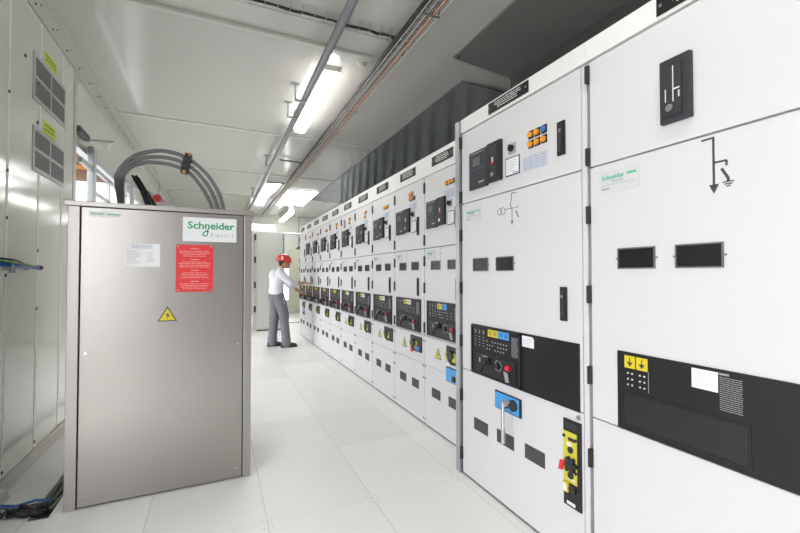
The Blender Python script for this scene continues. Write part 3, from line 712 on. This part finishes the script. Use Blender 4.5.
cb = MB(); cb.prism([(XL-.03, 0), (XL+.055, 0), (XL+.04, .05), (XL-.03, .08)], 'y', 2.86, 3.06); o = S_('trim_8', cb, lamp_body)
# rows of dark dots: screws on the panel joints
for i, (y_, z_) in enumerate([(3.10, 2.37), (3.10, 1.9), (3.10, 1.28), (3.10, .13), (3.52, 2.60), (3.555, 1.45), (3.555, 1.05), (3.555, .14), (3.10, 1.62), (3.31, 2.69), (3.52, 2.33)]):
    k = MB(); k.cyl((XL-.001, y_, z_), (XL+.005, y_, z_), .011, 10); o = k.build('panel_screw', plastic_dark); move_origin(o, (XL, y_, z_))
    tag(o, 'small dark screw head on the panel joints of the left wall', 'screw', 'screws on the left wall panels')
an = MB(); an.prism([(XL-.03, 3.06), (XL+.006, 3.06), (XL+.006, 3.185), (XL+.05, 3.185), (XL+.05, HC), (XL-.03, HC)], 'y', YF, YB)
S_('trim_9', an, trim_m)
rv = MB(); y_ = 2.5
while y_ < 13:
    rv.ball((XL+.007, y_, 3.105), .008, seg=8); rv.ball((XL+.007, y_+.09, 3.150), .006, seg=8); y_ += .31
S_('trim_10', rv, vent_grey)

# ventilation grilles
def grille(y0, y1, z0, z1, label):
    r = empty('ventilation_grille', (XL, (y0+y1)/2, z0)); W = (y1-y0)/2; hh = z1-z0
    tag(r, label, 'grille', 'ventilation grilles on the left wall')
    f = MB(); t = .030
    for a in ((-W, W, 0, t), (-W, W, hh-t, hh), (-W, -W+t, t, hh-t), (W-t, W, t, hh-t), (-.012, .012, t, hh-t), (-W+t, W-t, hh/2-.012, hh/2+.012)): f.box(0, .006, a[0], a[1], a[2], a[3], .002)
    f.build('grille_frame', mat('grille_frame', (.50, .51, .49), .45), r)
    l = MB(); n = 26
    for i in range(n):
        z = t+(hh-2*t)*(i+.5)/n; l.prism([(.001, z-.005), (.005, z-.006), (.005, z-.003), (.001, z+.001)], 'y', -W+t, W-t)
    l.build('louvre_slats', mat('grille_slat', (.34, .345, .34), .5), r)
    MB().box(.0005, .0025, -W+t, W-t, t, hh-t).build('mesh_backing', mat('grille_back', (.17, .175, .175), .7), r)
grille(3.43, 4.055, 2.465, 2.792, 'upper square grey louvred ventilation grille on the left wall')
grille(3.44, 4.055, 1.985, 2.292, 'lower square grey louvred ventilation grille on the left wall')
for (y0, y1, z0, z1, lb) in ((3.625, 3.85, 2.810, 2.888, 'lime yellow warning sticker above the upper ventilation grille'), (3.625, 3.85, 2.300, 2.390, 'lime yellow warning sticker above the lower ventilation grille')):
    o = MB().box(XL, XL+.0025, y0, y1, z0, z1).build('warning_sticker', lime); move_origin(o, (XL, (y0+y1)/2, z0)); tag(o, lb, 'sticker', 'lime stickers above the ventilation grilles')
    p = MB()
    for j in range(2):
        zc = z0+(z1-z0)*(.34+.34*j)-z0; p.box(.0024, .0034, -.095, .095, zc-.005, zc+.005)
    p.build('printed_lines', mat('olive_print', (.20, .26, .02), .5), o)

# blue handle bar with cable on the wall
hbx = empty('blue_handle_bar', (XL, 3.2, 1.345)); tag(hbx, 'blue bar with green and black cables held by a clip on the left wall', 'handle')
k = MB(); k.tube([(.03, -.30, .002), (.03, .0, -.008), (.03, .29, -.014)], .013, 12); k.build('bar', cable_blue, hbx, True)
k = MB(); k.tube([(.03, .28, -.014), (.03, .33, -.014)], .015, 12); k.build('end_cap', hinge_black, hbx, True)
k = MB(); k.tube([(.045, -.30, .018), (.048, -.1, .008), (.045, .1, .0), (.04, .2, -.008)], .005, 8); k.build('green_cable', cable_green, hbx, True)
k = MB(); k.tube([(.04, -.28, .030), (.04, -.08, .026), (.045, .02, .008)], .005, 8); k.build('black_cable', cable_black, hbx, True)
k = MB(); k.box(0, .045, -.13, -.11, -.035, .02, .003); k.cyl((.04, -.12, -.050), (.04, -.12, -.02), .014, 10); k.build('metal_clip', steel, hbx)
k = MB(); k.box(0, .02, .16, .18, -.03, .01); k.build('metal_clip', steel, hbx)

# cables in the trench and the bundle of glands in front of it
for i, (dx, r_, lb) in enumerate(((.024, .018, 'thick black cable lying in the floor trench nearest the left wall'), (.064, .020, 'thick black cable lying in the floor trench nearest the stainless cabinet'))):
    x = TX0+dx; add_tube('trench_cable', [(x, 9.0, -.055), (x, 4.0, -.055), (x, 3.05, -.05), (x-.005, 2.84, -.03), (x-.04, 2.76, .024), (x-.12, 2.80+.04*i, .026)], r_, cable_black, lb, 'cable', 'black cables in the floor trench', 10)
nmb = [('glossy dark cable with ribbed glands lying on the floor left of the stainless cabinet', mat('cable_gloss', (.05, .05, .055), .2), .013, 2.85, .014), ('thin blue cable lying over the dark cables on the floor', cable_blue, .007, 2.86, .033),
       ('black cable with ribbed glands lying nearest the camera on the floor', plastic_black, .012, 2.80, .013), ('green and yellow earth wire lying among the cables on the floor', cable_green, .005, 2.885, .024)]
for i, (lb, m_, r_, yy, zz) in enumerate(nmb):
    pts = [(-.840+.01*i, yy-.01, zz), (-.90, yy+.012*(i % 2), zz+.004), (-.98, yy-.008, zz), (-1.05, yy+.015, zz+.006), (-1.095, yy+.01, zz)]
    root = add_tube('floor_cable', pts, r_, m_, lb, 'cable', 'cables lying on the floor by the left wall', 10)
    if i in (0, 2):
        k = MB()
        for xx in (-.86, -.885, -.93, -.945, -.99, -1.02, -1.035): k.cyl((xx-pts[0][0], yy-pts[0][1], zz-pts[0][2]), (xx-.012-pts[0][0], yy-pts[0][1], zz-pts[0][2]), r_*1.2, 10)
        k.build('gland_nut', steel, root)
k = MB(); k.prism([(-.905, 2.745), (-.80, 2.735), (-.795, 2.79), (-.90, 2.80)], 'z', 0, .004)
o = k.build('orange_tag', cable_orange); 
bpy.data.objects.remove(o)

# doorway B : jamb, mullion, rails, closer, outside
dB = MB(); dB.box(XL-.10, XL-.03, DB0, DB0+.05, 0, DH); dB.box(XL-.10, XL-.03, DB1-.05, DB1, 0, DH); dB.box(XL-.10, XL-.03, DB0, DB1, DH-.05, DH)
S_('door_1', dB, alu)
dl = empty('open_door_leaf', (XL+.01, 4.78, 0)); tag(dl, 'galvanised post and rail gate frame in the side doorway left of the stainless cabinet', 'gate')
k = MB(); k.box(-.02, .03, -.06, .05, 0, 2.52, .003); k.build('upright_post', steel, dl)
k = MB(); k.box(-.01, .02, -.38, -.06, 2.285, 2.335, .003); k.build('top_rail', lamp_body, dl)
k = MB(); k.box(-.01, .02, .05, 1.6, 2.31, 2.35); k.box(-.01, .02, .05, 1.6, 2.08, 2.11); k.box(-.01, .02, .62, .66, 0, 2.35); k.box(-.01, .02, 1.15, 1.19, 0, 2.35); k.build('side_rails', steel, dl)
dc = empty('door_closer', (XL, 4.60, 2.55)); tag(dc, 'small door closer with a pale folding arm above the side doorway', 'door closer')
k = MB(); k.tube([(.02, .02, 0), (.21, .0, .005), (.105, .30, .005)], .010, 8); k.build('folding_arm', lamp_body, dc)
k = MB(); k.box(-.02, .03, -.26, .05, -.01, .045, .008); k.build('closer_body', vent_grey, dc)
# outside
S_('ground', MB().box(-22, XL-.2, -14, 40, -.15, -.02), outdoor_ground)
bl = empty('neighbouring_building', (-9, 22, 0)); tag(bl, 'white building with brown and orange roof beams seen through the side doorway', 'building')
MB().box(-9, 7.2, 0, 6, 0, 5.45).build('white_wall', outdoor_wall, bl)
MB().box(-9.4, 7.3, -.5, 6.4, 5.45, 5.85).build('brown_beam', wood_brown, bl)
MB().box(-9.5, 7.32, -.65, 6.4, 5.85, 6.02).build('orange_fascia', wood_orange, bl)
MB().box(-9.5, 7.32, -1.2, 6.4, 6.02, 6.6).build('roof_soffit', wood_brown, bl)
MB().box(-9.5, 7.32, -1.25, 6.4, 6.6, 6.75).build('roof_edge', wood_orange, bl)

# back part of the room
bc = empty('tall_beige_cabinet', (1.09, 9.62, 0)); tag(bc, 'tall plain beige cabinet standing at the end of the aisle behind the man', 'cabinet')
MB().box(-.26, .315, 0, .55, .03, 2.26, .004).build('door', wall_back_m, bc)
MB().box(-.26, .315, .01, .56, 0, .03).build('plinth', seam_dark, bc)
MB().box(-.31, -.262, -.01, .5, 0, 2.22, .003).build('side_frame', lamp_body, bc)
k = MB()
for z in (2.13, 1.62, 1.05, .5): k.box(-.325, -.285, -.03, 0, z-.07, z+.07, .004)
k.build('hinge', hinge_black, bc)
od = S_('door_2', MB().box(1.905, 2.235, 11.9, 11.96, .30, 2.02, .004), olive)
S_('trim_11', MB().box(1.42, 3.0, 10.85, 10.93, 0, .012), plastic_grey)
S_('window_1', MB().box(.96, 1.72, YB+.03, YB+.05, 2.68, 2.90), mat('frosted_pane', (.8, .85, .9), .5, emit=(.92, .97, 1.0), estr=1.2))  # daylight behind the frosted glass is put into the pane's emission
o = MB(); o.tube([(1.40, 9.62, 2.08), (1.40, 9.62, 2.245), (1.95, 9.62, 2.245)], .022, 8); o = o.build('wall_pipe', steel); move_origin(o, (1.4, 9.62, 2.08)); tag(o, 'thin bent grey pipe running from the beige cabinet to the cabinet row', 'pipe')
o = MB(); o.prism([(1.72, 1.90), (1.86, 1.90), (1.80, 1.97)], 'y', 9.75, 9.9); o.cyl((1.80, 9.82, 1.95), (1.80, 9.82, 3.198), .008, 8); o = o.build('horn', vent_grey); move_origin(o, (1.8, 9.82, 1.9)); tag(o, 'small grey horn hanging beyond the far end of the cabinet row', 'horn')

# ------------------------------------------------------------------ CEILING GEAR
# joint strips across the ceiling
for i, y_ in enumerate((5.63, 8.0, 10.4)):
    S_(f'trim_{20+i}', MB().box(XL+.02, 2.15, y_-.03, y_+.03, HC-.012, HC+.002, .003), trim_m)
S_('trim_24', MB().box(XL+.02, 1.1, .90-.03, .90+.03, HC-.012, HC+.002, .003), trim_m)
# conduit strip ending in a detector
dt = empty('ceiling_detector', (1.17, 3.37, HC)); tag(dt, 'small pale ceiling sensor at the end of the surface conduit', 'sensor')
k = MB(); k.cyl((0, 0, -.02), (0, 0, 0), .05, 20); k.cyl((0, 0, -.055), (0, 0, -.02), .028, 16, .04); k.box(-.05, .05, -.13, -.06, -.03, 0, .004); k.build('sensor_body', trim_m, dt)
o = MB(); o.box(-1.08, 1.15, 3.245, 3.285, HC-.028, HC-.001, .006); o = o.build('surface_conduit', trim_m); move_origin(o, (0, 3.265, HC)); tag(o, 'pale surface conduit crossing the ceiling to the sensor', 'conduit')
# long square rail / pipe with hangers
pm = empty('ceiling_rail', (.80, 2.0, 3.06)); tag(pm, 'long straight grey pipe running under the ceiling beside the lights', 'pipe')
k = MB(); k.tube([(-.02, -1.5, .01), (0, 2.4, .01), (0.0, 11.0, .01)], .032, 14); k.build('pipe', mat('pipe_grey', (.30, .31, .32), .38, .35), pm, True)
k = MB()
for y_ in (2.45, 2.43, 7.0): k.cyl((0, y_, .01), (0, y_+.07, .01), .040, 14)
k.build('coupling', steel, pm)
for y_ in (2.05, 2.52, 4.7, 7.4):
    k = MB(); k.box(-.14, -.06, y_-.02, y_+.02, .128, .138); k.box(-.104, -.094, y_-.02, y_+.02, -.03, .13); k.box(-.104, .0, y_-.02, y_+.02, -.032, -.024)
    k.build('hanger_bracket', steel, pm)

def fixture(x, y0, y1, z, label, nm='fluorescent_light'):
    r = empty(nm, (x, (y0+y1)/2, HC)); L = (y1-y0)/2
    tag(r, label, 'light', 'ceiling light fixtures')
    b = MB(); b.prism([(-.072, z-HC+.055), (.072, z-HC+.055), (.060, -.001), (-.060, -.001)], 'y', -L, L); b.build('housing', lamp_body, r)
    d = MB(); d.prism([(-.070, z-HC+.055), (-.062, z-HC+.012), (-.035, z-HC), (.035, z-HC), (.062, z-HC+.012), (.070, z-HC+.055)], 'y', -L-.002, L+.002); d.build('diffuser', tube_m, r)
fixture(.945, 3.56, 5.13, 3.09, 'bright fluorescent ceiling light nearest the camera, beside the long pipe')
fixture(1.86, 11.25, 13.2, 2.96, 'small distant fluorescent light hanging near the end wall')
fixture(.945, -.6, .97, 3.09, 'unseen fluorescent ceiling light added above the camera for brightness')  # out of view, added to brighten the near end of the room
def reflection_patch(pts, label):  # added glowing patch in place of a bright reflection in the glossy ceiling
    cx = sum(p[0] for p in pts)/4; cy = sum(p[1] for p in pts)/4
    r = empty('reflection_patch', (cx, cy, HC)); tag(r, label, 'light', 'added glowing patches standing in for ceiling reflections')
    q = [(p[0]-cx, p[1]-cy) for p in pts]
    MB().prism([(a*1.03, b*1.012) for a, b in q], 'z', -.018, -.001).build('patch_frame', lamp_body, r)
    MB().prism(q, 'z', -.024, -.017).build('diffuser', reflection_patch_m, r)
reflection_patch([(.905, 8.70), (1.215, 8.66), (1.118, 10.42), (.90, 10.5)], 'flat glowing patch standing in for a ceiling reflection left of the cable tray')
reflection_patch([(1.42, 9.2), (2.11, 9.15), (2.14, 11.1), (1.42, 11.2)], 'wide flat glowing patch standing in for a ceiling reflection right of the cable tray')

# wire cable tray with cables
TXa, TXb, TZ = 1.262, 1.392, 3.085
wire_m = mat('tray_wire', (.62, .62, .60), .35, .7)
ct = empty('wire_cable_tray', (1.325, 1.6, TZ)); tag(ct, 'long wire mesh cable tray hanging under the ceiling', 'cable tray')
k = MB(); x0, x1 = TXa-1.325, TXb-1.325
for x, z in ((x0, 0), (x0+.043, 0), (x0+.087, 0), (x1, 0), (x0, .045), (x1, .045)): k.tube([(x, 0, z), (x, 11.8, z)], .0028, 5)
y_ = 0.05
while y_ < 11.8:
    k.tube([(x0, y_, .05), (x0, y_, 0), (x1, y_, 0), (x1, y_, .05)], .0028, 4); y_ += .10
k.build('wire_mesh', wire_m, ct)
for y_ in (.8, 2.6, 4.4, 6.2, 8.0, 9.8):
    k = MB(); k.box(x0-.002, x1+.008, y_-.008, y_+.008, -.008, -.003); k.box(x1+.004, x1+.008, y_-.008, y_+.008, -.008, .114); k.build('hanger', steel, ct)
def run(name, x, z, r_, m_, lb, amp=.006, seed=1, y0=1.6, y1=13.3, group='cables in the wire tray'):
    rn = random.Random(seed); pts = []; y_ = y0
    while y_ < y1: pts.append((x+rn.uniform(-amp, amp), y_, z+rn.uniform(-amp*.4, amp*.4))); y_ += .17
    o = MB().tube(pts, r_, 7).build(name, m_, None, True); move_origin(o, pts[0]); tag(o, lb, 'cable', group)
run('orange_conduit', 1.362, TZ+.018, .0125, cable_orange, 'orange corrugated conduit lying in the wire cable tray', .003, 2)
lbs = ['black cable along the left edge of the wire tray, outermost', 'black cable in the wire tray next to the outermost one', 'upper black cable heaped on the left side of the wire tray', 'grey cable in the middle of the wire tray']
for i, (x, z, r_, m_) in enumerate(((1.250, TZ+.016, .011, cable_black), (1.276, TZ+.012, .008, cable_black), (1.254, TZ+.038, .009, cable_black), (1.325, TZ+.012, .007, cable_grey))):
    run('tray_cable', x, z, r_, m_, lbs[i], .005, 10+i)
# cross runs of black cable on small wire trays
for i, (ya, xa, xb, lb) in enumerate(((2.87, -.35, 1.27, 'black cable crossing the ceiling on wire hooks nearest the camera'), (5.88, 1.40, 1.62, 'x'), (6.75, .92, 1.27, 'short black cable branching left from the wire tray beyond the first light'), (8.45, .90, 1.27, 'short black cable branching left from the wire tray near the glowing ceiling patches'))):
    if lb == 'x': continue
    rn = random.Random(i); pts = []; x = xa
    while x < xb: pts.append((x, ya+rn.uniform(-.008, .008), HC-.035+rn.uniform(-.006, .006))); x += .07
    pts += [(xb-.02, ya, HC-.045), (xb+.012, ya+.02, TZ+.05)]
    r_ = MB().tube(pts, .011, 7).build('branch_cable', cable_black, None, True); move_origin(r_, pts[0]); tag(r_, lb, 'cable', 'black branch cables on the ceiling')
    k = MB(); n = int((xb-xa)/.085)
    for j in range(n):
        xx = xa+.04+j*.085; k.tube([(xx-xa, .03, .03), (xx-xa, .03, -.015), (xx-xa, -.045, -.015), (xx-xa, -.045, .03)], .0022, 4)
    k.tube([(0, .03, -.015), (xb-xa, .03, -.015)], .0022, 4); k.tube([(0, -.045, -.015), (xb-xa, -.045, -.015)], .0022, 4)
    k.build('wire_hooks', steel, r_)

# exhaust hood over the near cabinets and duct over the far row
hd = empty('exhaust_hood', (2.2, 1.2, HC)); tag(hd, 'dark sheet metal hood sloping from the ceiling above the two wide cabinets', 'hood')
k = MB(); k.prism([(1.866-2.2, -.002), (1.866-2.2, -.020), (2.56-2.2, -.075), (2.56-2.2, -.057)], 'y', -1.6, 1.76); k.build('sloping_sheet', hood_m, hd)
k = MB(); k.box(2.50-2.2, 2.56-2.2, -1.6, 1.76, 2.302-HC, -.07); k.build('skirt', mat('skirt_sheet', (.10, .105, .10), .4, .3), hd)
k = MB(); k.cyl((1.885-2.2, 1.72, -.035), (1.885-2.2, 1.72, 0), .018, 10); k.build('corner_bolt', vent_grey, hd)
du = empty('ceiling_sheet', (2.6, 6.0, HC)); tag(du, 'long dark glossy metal sheet under the ceiling above the far cabinet row', 'metal sheet')
k = MB(); k.prism([(2.172-2.6, -.002), (2.172-2.6, -.014), (XR-.002-2.6, -.045), (XR-.002-2.6, -.033)], 'y', 3.30-6.0, 10.2-6.0); k.build('sheet', duct_m, du)
# ribs of the wall behind the cabinets
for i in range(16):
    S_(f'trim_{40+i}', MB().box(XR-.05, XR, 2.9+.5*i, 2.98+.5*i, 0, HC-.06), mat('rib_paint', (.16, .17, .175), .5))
# ------------------------------------------------------------------ PERSON
def ring(c, rx, ry, n=20, tilt=0.0):         # horizontal ellipse around c
    out = []
    for k in range(n):
        a = 2*math.pi*k/n; p = Vector((rx*math.cos(a), ry*math.sin(a), 0))
        p = Matrix.Rotation(tilt, 3, 'Y') @ p; out.append(Vector(c)+p)
    return out
def remesh(mb, name, m, parent, voxel, smooth_it=4, loc=None):
    o = mb.build(name, m)
    md = o.modifiers.new('r', 'REMESH'); md.mode = 'VOXEL'; md.voxel_size = voxel; md.use_smooth_shade = True
    sm = o.modifiers.new('s', 'SMOOTH'); sm.iterations = smooth_it; sm.factor = .5
    bpy.context.view_layer.update()
    me = bpy.data.meshes.new_from_object(o.evaluated_get(bpy.context.evaluated_depsgraph_get()))
    bpy.data.objects.remove(o)
    for p in me.polygons: p.use_smooth = True
    if not me.materials: me.materials.append(m)
    me.name = name
    n = bpy.data.objects.new(name, me); C.objects.link(n)
    if parent: n.parent = parent
    if loc is not None: n.location = loc
    return n
PX, PY = 1.02, 7.40
# local joints (x forward towards the cabinets, y: + away from the camera)
J = dict(pel=(-.04, 0, .93), waist=(-.045, 0, 1.02), chest=(-.02, 0, 1.22), neck0=(.015, 0, 1.38), head=(.085, 0, 1.50),
         shR=(-.005, -.175, 1.325), elR=(.155, -.215, 1.135), haR=(.50, -.10, 1.135), shL=(.03, .175, 1.315), elL=(.20, .23, 1.09), haL=(.48, .12, .90),
         hipR=(-.015, -.085, .90), knR=(.070, -.095, .48), anR=(.105, -.10, .085), hipL=(-.05, .085, .90), knL=(-.075, .10, .47), anL=(-.105, .10, .085))
V = {k_: Vector(v) for k_, v in J.items()}
def limb(mb, pts, rs, seg=14):
    P_ = []; Rr = []
    for i in range(len(pts)-1):
        for s_ in range(5):
            u = s_/5; P_.append(pts[i].lerp(pts[i+1], u)); Rr.append(rs[i]*(1-u)+rs[i+1]*u)
    P_.append(pts[-1]); Rr.append(rs[-1]); mb.tube(P_, Rr, seg)
    for p, r_ in zip(pts, rs): mb.ball(p, r_*.99, seg=12)
def hand(mb, wrist, direction, palm_n, side):
    d = direction.normalized(); n = palm_n.normalized(); s_ = d.cross(n).normalized()*side
    pc = wrist + d*.045
    rings = []
    for u, w_, t_ in ((0, .024, .018), (.4, .034, .017), (.8, .041, .014), (1.0, .039, .012)):
        c = wrist + d*(.085*u); rings.append([c + s_*(w_*math.cos(a))+n*(t_*math.sin(a)) for a in [2*math.pi*k_/12 for k_ in range(12)]])
    mb.loft(rings)
    for i, ln in enumerate((.068, .078, .072, .056)):
        b = wrist + d*.080 + s_*(.029-.0195*i)
        a1 = (d*.9 - n*.35).normalized(); a2 = (d*.5 - n*.85).normalized()
        mb.tube([b-d*.01, b, b+a1*ln*.5, b+a1*ln*.5+a2*ln*.5], [.0088, .0088, .008, .0066], 8)
        mb.ball(b+a1*ln*.5+a2*ln*.5, .0066, seg=8)
    b = wrist + d*.022 + s_*.026
    t1 = (d*.6+s_*.75-n*.25).normalized(); t2 = (d*.85+s_*.2-n*.4).normalized()
    mb.tube([b-t1*.008, b+t1*.032, b+t1*.032+t2*.032], [.0105, .0100, .0078], 8); mb.ball(b+t1*.032+t2*.032, .0078, seg=8)
body = MB()
body.loft([ring(V['pel']+Vector((0, 0, -.05)), .095, .140), ring(V['pel'], .105, .155), ring(V['waist'], .095, .135), ring(V['chest'], .105, .155), ring((-.005, 0, 1.31), .09, .165), ring((.01, 0, 1.36), .06, .10)])
limb(body, [V['neck0']+Vector((-.01, 0, -.03)), V['head']+Vector((-.03, 0, -.05))], [.055, .050])
hd_c = V['head']
body.ball(hd_c+Vector((-.012, 0, .035)), .098, .076, .105, seg=24)      # skull
body.ball(hd_c+Vector((.030, 0, -.035)), .060, .058, .075, seg=20)      # face / jaw
body.ball(hd_c+Vector((.066, 0, -.085)), .022, .026, .018, seg=12)      # chin
body.prism([(hd_c.x+.080, hd_c.z+.000), (hd_c.x+.112, hd_c.z-.038), (hd_c.x+.078, hd_c.z-.046)], 'y', -.011, .011)   # nose
body.ball(hd_c+Vector((.085, 0, -.060)), .008, .022, .0055, seg=10); body.ball(hd_c+Vector((.082, 0, -.071)), .009, .019, .006, seg=10)  # lips
for s_ in (-1, 1): body.ball(hd_c+Vector((-.008, s_*.076, -.020)), .016, .009, .030, seg=10)  # ears
for s_ in (-1, 1): body.ball(hd_c+Vector((.070, s_*.030, .012)), .012, .020, .006, seg=8)    # brows
limb(body, [V['shR'], V['elR'], V['haR']-Vector((.09, .0, 0))], [.050, .040, .026]); limb(body, [V['shL'], V['elL'], V['haL']+Vector((-.07, 0, .05))], [.050, .040, .026])
limb(body, [V['hipR'], V['knR'], V['anR']], [.085, .055, .040]); limb(body, [V['hipL'], V['knL'], V['anL']], [.085, .055, .040])
for a_ in ('anR', 'anL'):
    limb(body, [V[a_]+Vector((-.03, 0, -.04)), V[a_]+Vector((.14, 0, -.055))], [.035, .025])
wr = V['haR']-Vector((.09, .0, 0)); hand(body, wr, (V['haR']-wr)+Vector((0, .015, 0)), Vector((0, -.4, 1)), 1)
wl = V['haL']+Vector((-.07, 0, .05)); hand(body, wl, Vector((.8, -.05, -.35)), Vector((.35, -.2, .9)), -1)
person = remesh(body, 'person', skin, None, .0065, 3, (PX, PY, 0))
tag(person, 'man in a red helmet, white shirt and grey trousers reaching into the cabinet row', 'person')
# clothing
sh = MB()
sh.loft([ring((-.055, 0, .935), .118, .172), ring((-.058, 0, .965), .128, .180), ring((-.055, 0, 1.05), .120, .165), ring((-.045, 0, 1.16), .128, .175), ring((-.025, 0, 1.25), .130, .188), ring((-.008, 0, 1.32), .105, .185), ring((.008, 0, 1.365), .075, .115), ring((.020, 0, 1.395), .060, .066)])
sh.ball((-.085, 0, 1.25), .10, .155, .13); sh.ball((-.09, 0, 1.02), .10, .14, .07)
limb(sh, [V['shR']+Vector((-.01, .015, 0)), V['elR'], V['elR'].lerp(wr, .42)], [.073, .060, .044]); limb(sh, [V['shL']+Vector((-.01, -.015, 0)), V['elL'], V['elL'].lerp(wl, .42)], [.073, .060, .044])
shirt_o = remesh(sh, 'shirt', shirt, person, .010, 4)
k = MB(); k.tube([(.02+.058*math.cos(a), .066*math.sin(a), 1.395-.02*math.cos(a)) for a in [i*math.pi/8 for i in range(17)]], .012, 8); k.build('collar', shirt, shirt_o, True)
tr_ = MB()
tr_.loft([ring((-.035, 0, .84), .125, .165), ring((-.045, 0, .90), .128, .172), ring((-.050, 0, .955), .112, .160), ring((-.050, 0, .985), .110, .155)])
tr_.ball((-.10, 0, .89), .095, .15, .10)
for (a_, b_) in ((V['knR'], .0), (V['knL'], .0)):
    for dz in (-.05, .02, .07): tr_.ball(a_+Vector((-.01, 0, dz)), .086, .084, .012)
limb(tr_, [V['hipR']+Vector((-.01, 0, -.01)), V['knR']+Vector((0, 0, .08)), V['knR'], V['anR']+Vector((-.005, 0, .12)), V['anR']+Vector((0, 0, -.015))], [.108, .088, .080, .076, .082])
limb(tr_, [V['hipL']+Vector((-.01, 0, -.01)), V['knL']+Vector((.01, 0, .08)), V['knL'], V['anL']+Vector((.005, 0, .12)), V['anL']+Vector((0, 0, -.015))], [.108, .088, .080, .076, .082])
for (a_, dz) in (('anR', .03), ('anR', .06), ('anL', .03), ('anL', .065)):     # bunched hem folds
    c = V[a_]+Vector((.0, 0, dz)); tr_.ball(c, .088, .088, .014)
trs = remesh(tr_, 'trousers', trousers, person, .010, 3)
k = MB()
k.loft([ring((-.052, 0, .955), .122, .168), ring((-.052, 0, .985), .120, .166)]); k.build('belt', mat('belt', (.10, .10, .11), .6), person, True)
k = MB(); k.tube([(.065, -.155, .95), (.055, -.165, .86), (.045, -.170, .80)], .006, 6); k.box(.02, .06, -.176, -.170, .76, .81); k.build('key_cord', print_white, trs)
for a_ in ('anR', 'anL'):
    c = V[a_]; k = MB()
    def sring(x, w_, z0, z1):
        return [Vector((x, w_*math.cos(t_), (z0+z1)/2+(z1-z0)/2*math.sin(t_))) for t_ in [2*math.pi*i/14 for i in range(14)]]
    k.loft([[p+Vector((c.x, c.y, 0)) for p in sring(*q)] for q in ((-.085, .030, .02, .075), (-.06, .042, .018, .115), (-.01, .044, .018, .120), (.05, .046, .016, .095), (.11, .052, .015, .075), (.16, .047, .016, .062), (.185, .028, .02, .045))])
    so = k.build('shoe', shoe_brown, person, True)
    k = MB()
    out = [(-.088, -.028), (-.05, -.044), (.05, -.046), (.11, -.055), (.165, -.047), (.192, -.020), (.192, .020), (.165, .047), (.11, .055), (.05, .046), (-.05, .044), (-.088, .028)]
    k.prism([(c.x+a, c.y+b) for a, b in out], 'z', 0, .022); k.build('sole', sole_black, so)
# hair, eyes, ear muff strap, helmet
k = MB(); k.ball(hd_c+Vector((-.030, 0, .030)), .088, .082, .075, seg=20); k.ball(hd_c+Vector((-.066, 0, -.030)), .030, .055, .040, seg=16); remesh(k, 'hair', hair_dark, person, .006, 1)
k = MB()
for s_ in (-1, 1): k.ball(hd_c+Vector((.078, s_*.030, -.006)), .010, .012, .007, seg=10)
k.build('eyes', mat('eye_dark', (.04, .03, .03), .3), person, True)
hp = empty('helmet', hd_c+Vector((.0, 0, .045))); hp.parent = person; hp.rotation_euler = (0, R(8), 0)
rings = []
for i in range(9):
    a = i/8*math.pi/2*.97; rr = math.cos(a)**.85; zz = math.sin(a)
    rings.append([Vector((.134*rr*math.cos(t_)-.012, .116*rr*math.sin(t_), .128*zz-.022)) for t_ in [2*math.pi*q/28 for q in range(28)]])
k = MB(); k.loft(rings); k.box(-.08, .06, -.012, .012, .085, .108, .006); k.build('shell', helmet_red, hp, True)
k = MB()
k.loft([[Vector(((.137+(.026 if math.cos(t_) > 0 else .001)*abs(math.cos(t_))**2)*math.cos(t_)-.012, .119*math.sin(t_), z-.022-.016*max(0, math.cos(t_)))) for t_ in [2*math.pi*q/28 for q in range(28)]] for z in (-.006, .004)])
k.build('brim', helmet_red, hp, True)
k = MB(); k.tube([(-.06, -.095, .0), (-.095, -.07, -.045), (-.10, 0, -.055), (-.095, .07, -.045), (-.06, .095, 0)], .009, 8); k.build('head_strap', mat('strap_blue', (.08, .10, .22), .6), hp, True)
k = MB(); k.box(-.075, -.045, -.122, -.100, -.010, .055, .004); k.build('silver_sticker', print_white, hp)

# ------------------------------------------------------------------ LIGHT, WORLD, CAMERA
w = bpy.data.worlds.new('World'); sc.world = w; w.use_nodes = True
nt = w.node_tree; bg = nt.nodes['Background']
sky = nt.nodes.new('ShaderNodeTexSky'); sky.sky_type = 'HOSEK_WILKIE'; sky.turbidity = 6; sky.ground_albedo = .6
sky.sun_direction = (-.3, -.5, .8)
mx = nt.nodes.new('ShaderNodeMixRGB'); mx.inputs[0].default_value = .75; mx.inputs[2].default_value = (.98, .98, 1.0, 1)
nt.links.new(sky.outputs[0], mx.inputs[1]); nt.links.new(mx.outputs[0], bg.inputs['Color'])
bg.inputs['Strength'].default_value = 2.0
cam = bpy.data.cameras.new('camera'); cam.sensor_width = 36; cam.lens = 400/800*36; cam.clip_start = .01
co = bpy.data.objects.new('camera', cam); C.objects.link(co)
co.location = (0, 0, 1.285); co.rotation_euler = (R(91.15), 0, R(-24.6))
sc.camera = co
sc.view_settings.view_transform = 'Standard'; sc.view_settings.look = 'None'; sc.view_settings.gamma = 1; sc.view_settings.use_curve_mapping = False
sc.view_settings.exposure = 1.42
sc.cycles.use_denoising = True
sc.cycles.max_bounces = 10; sc.cycles.diffuse_bounces = 6
sc.cycles.sample_clamp_indirect = 8
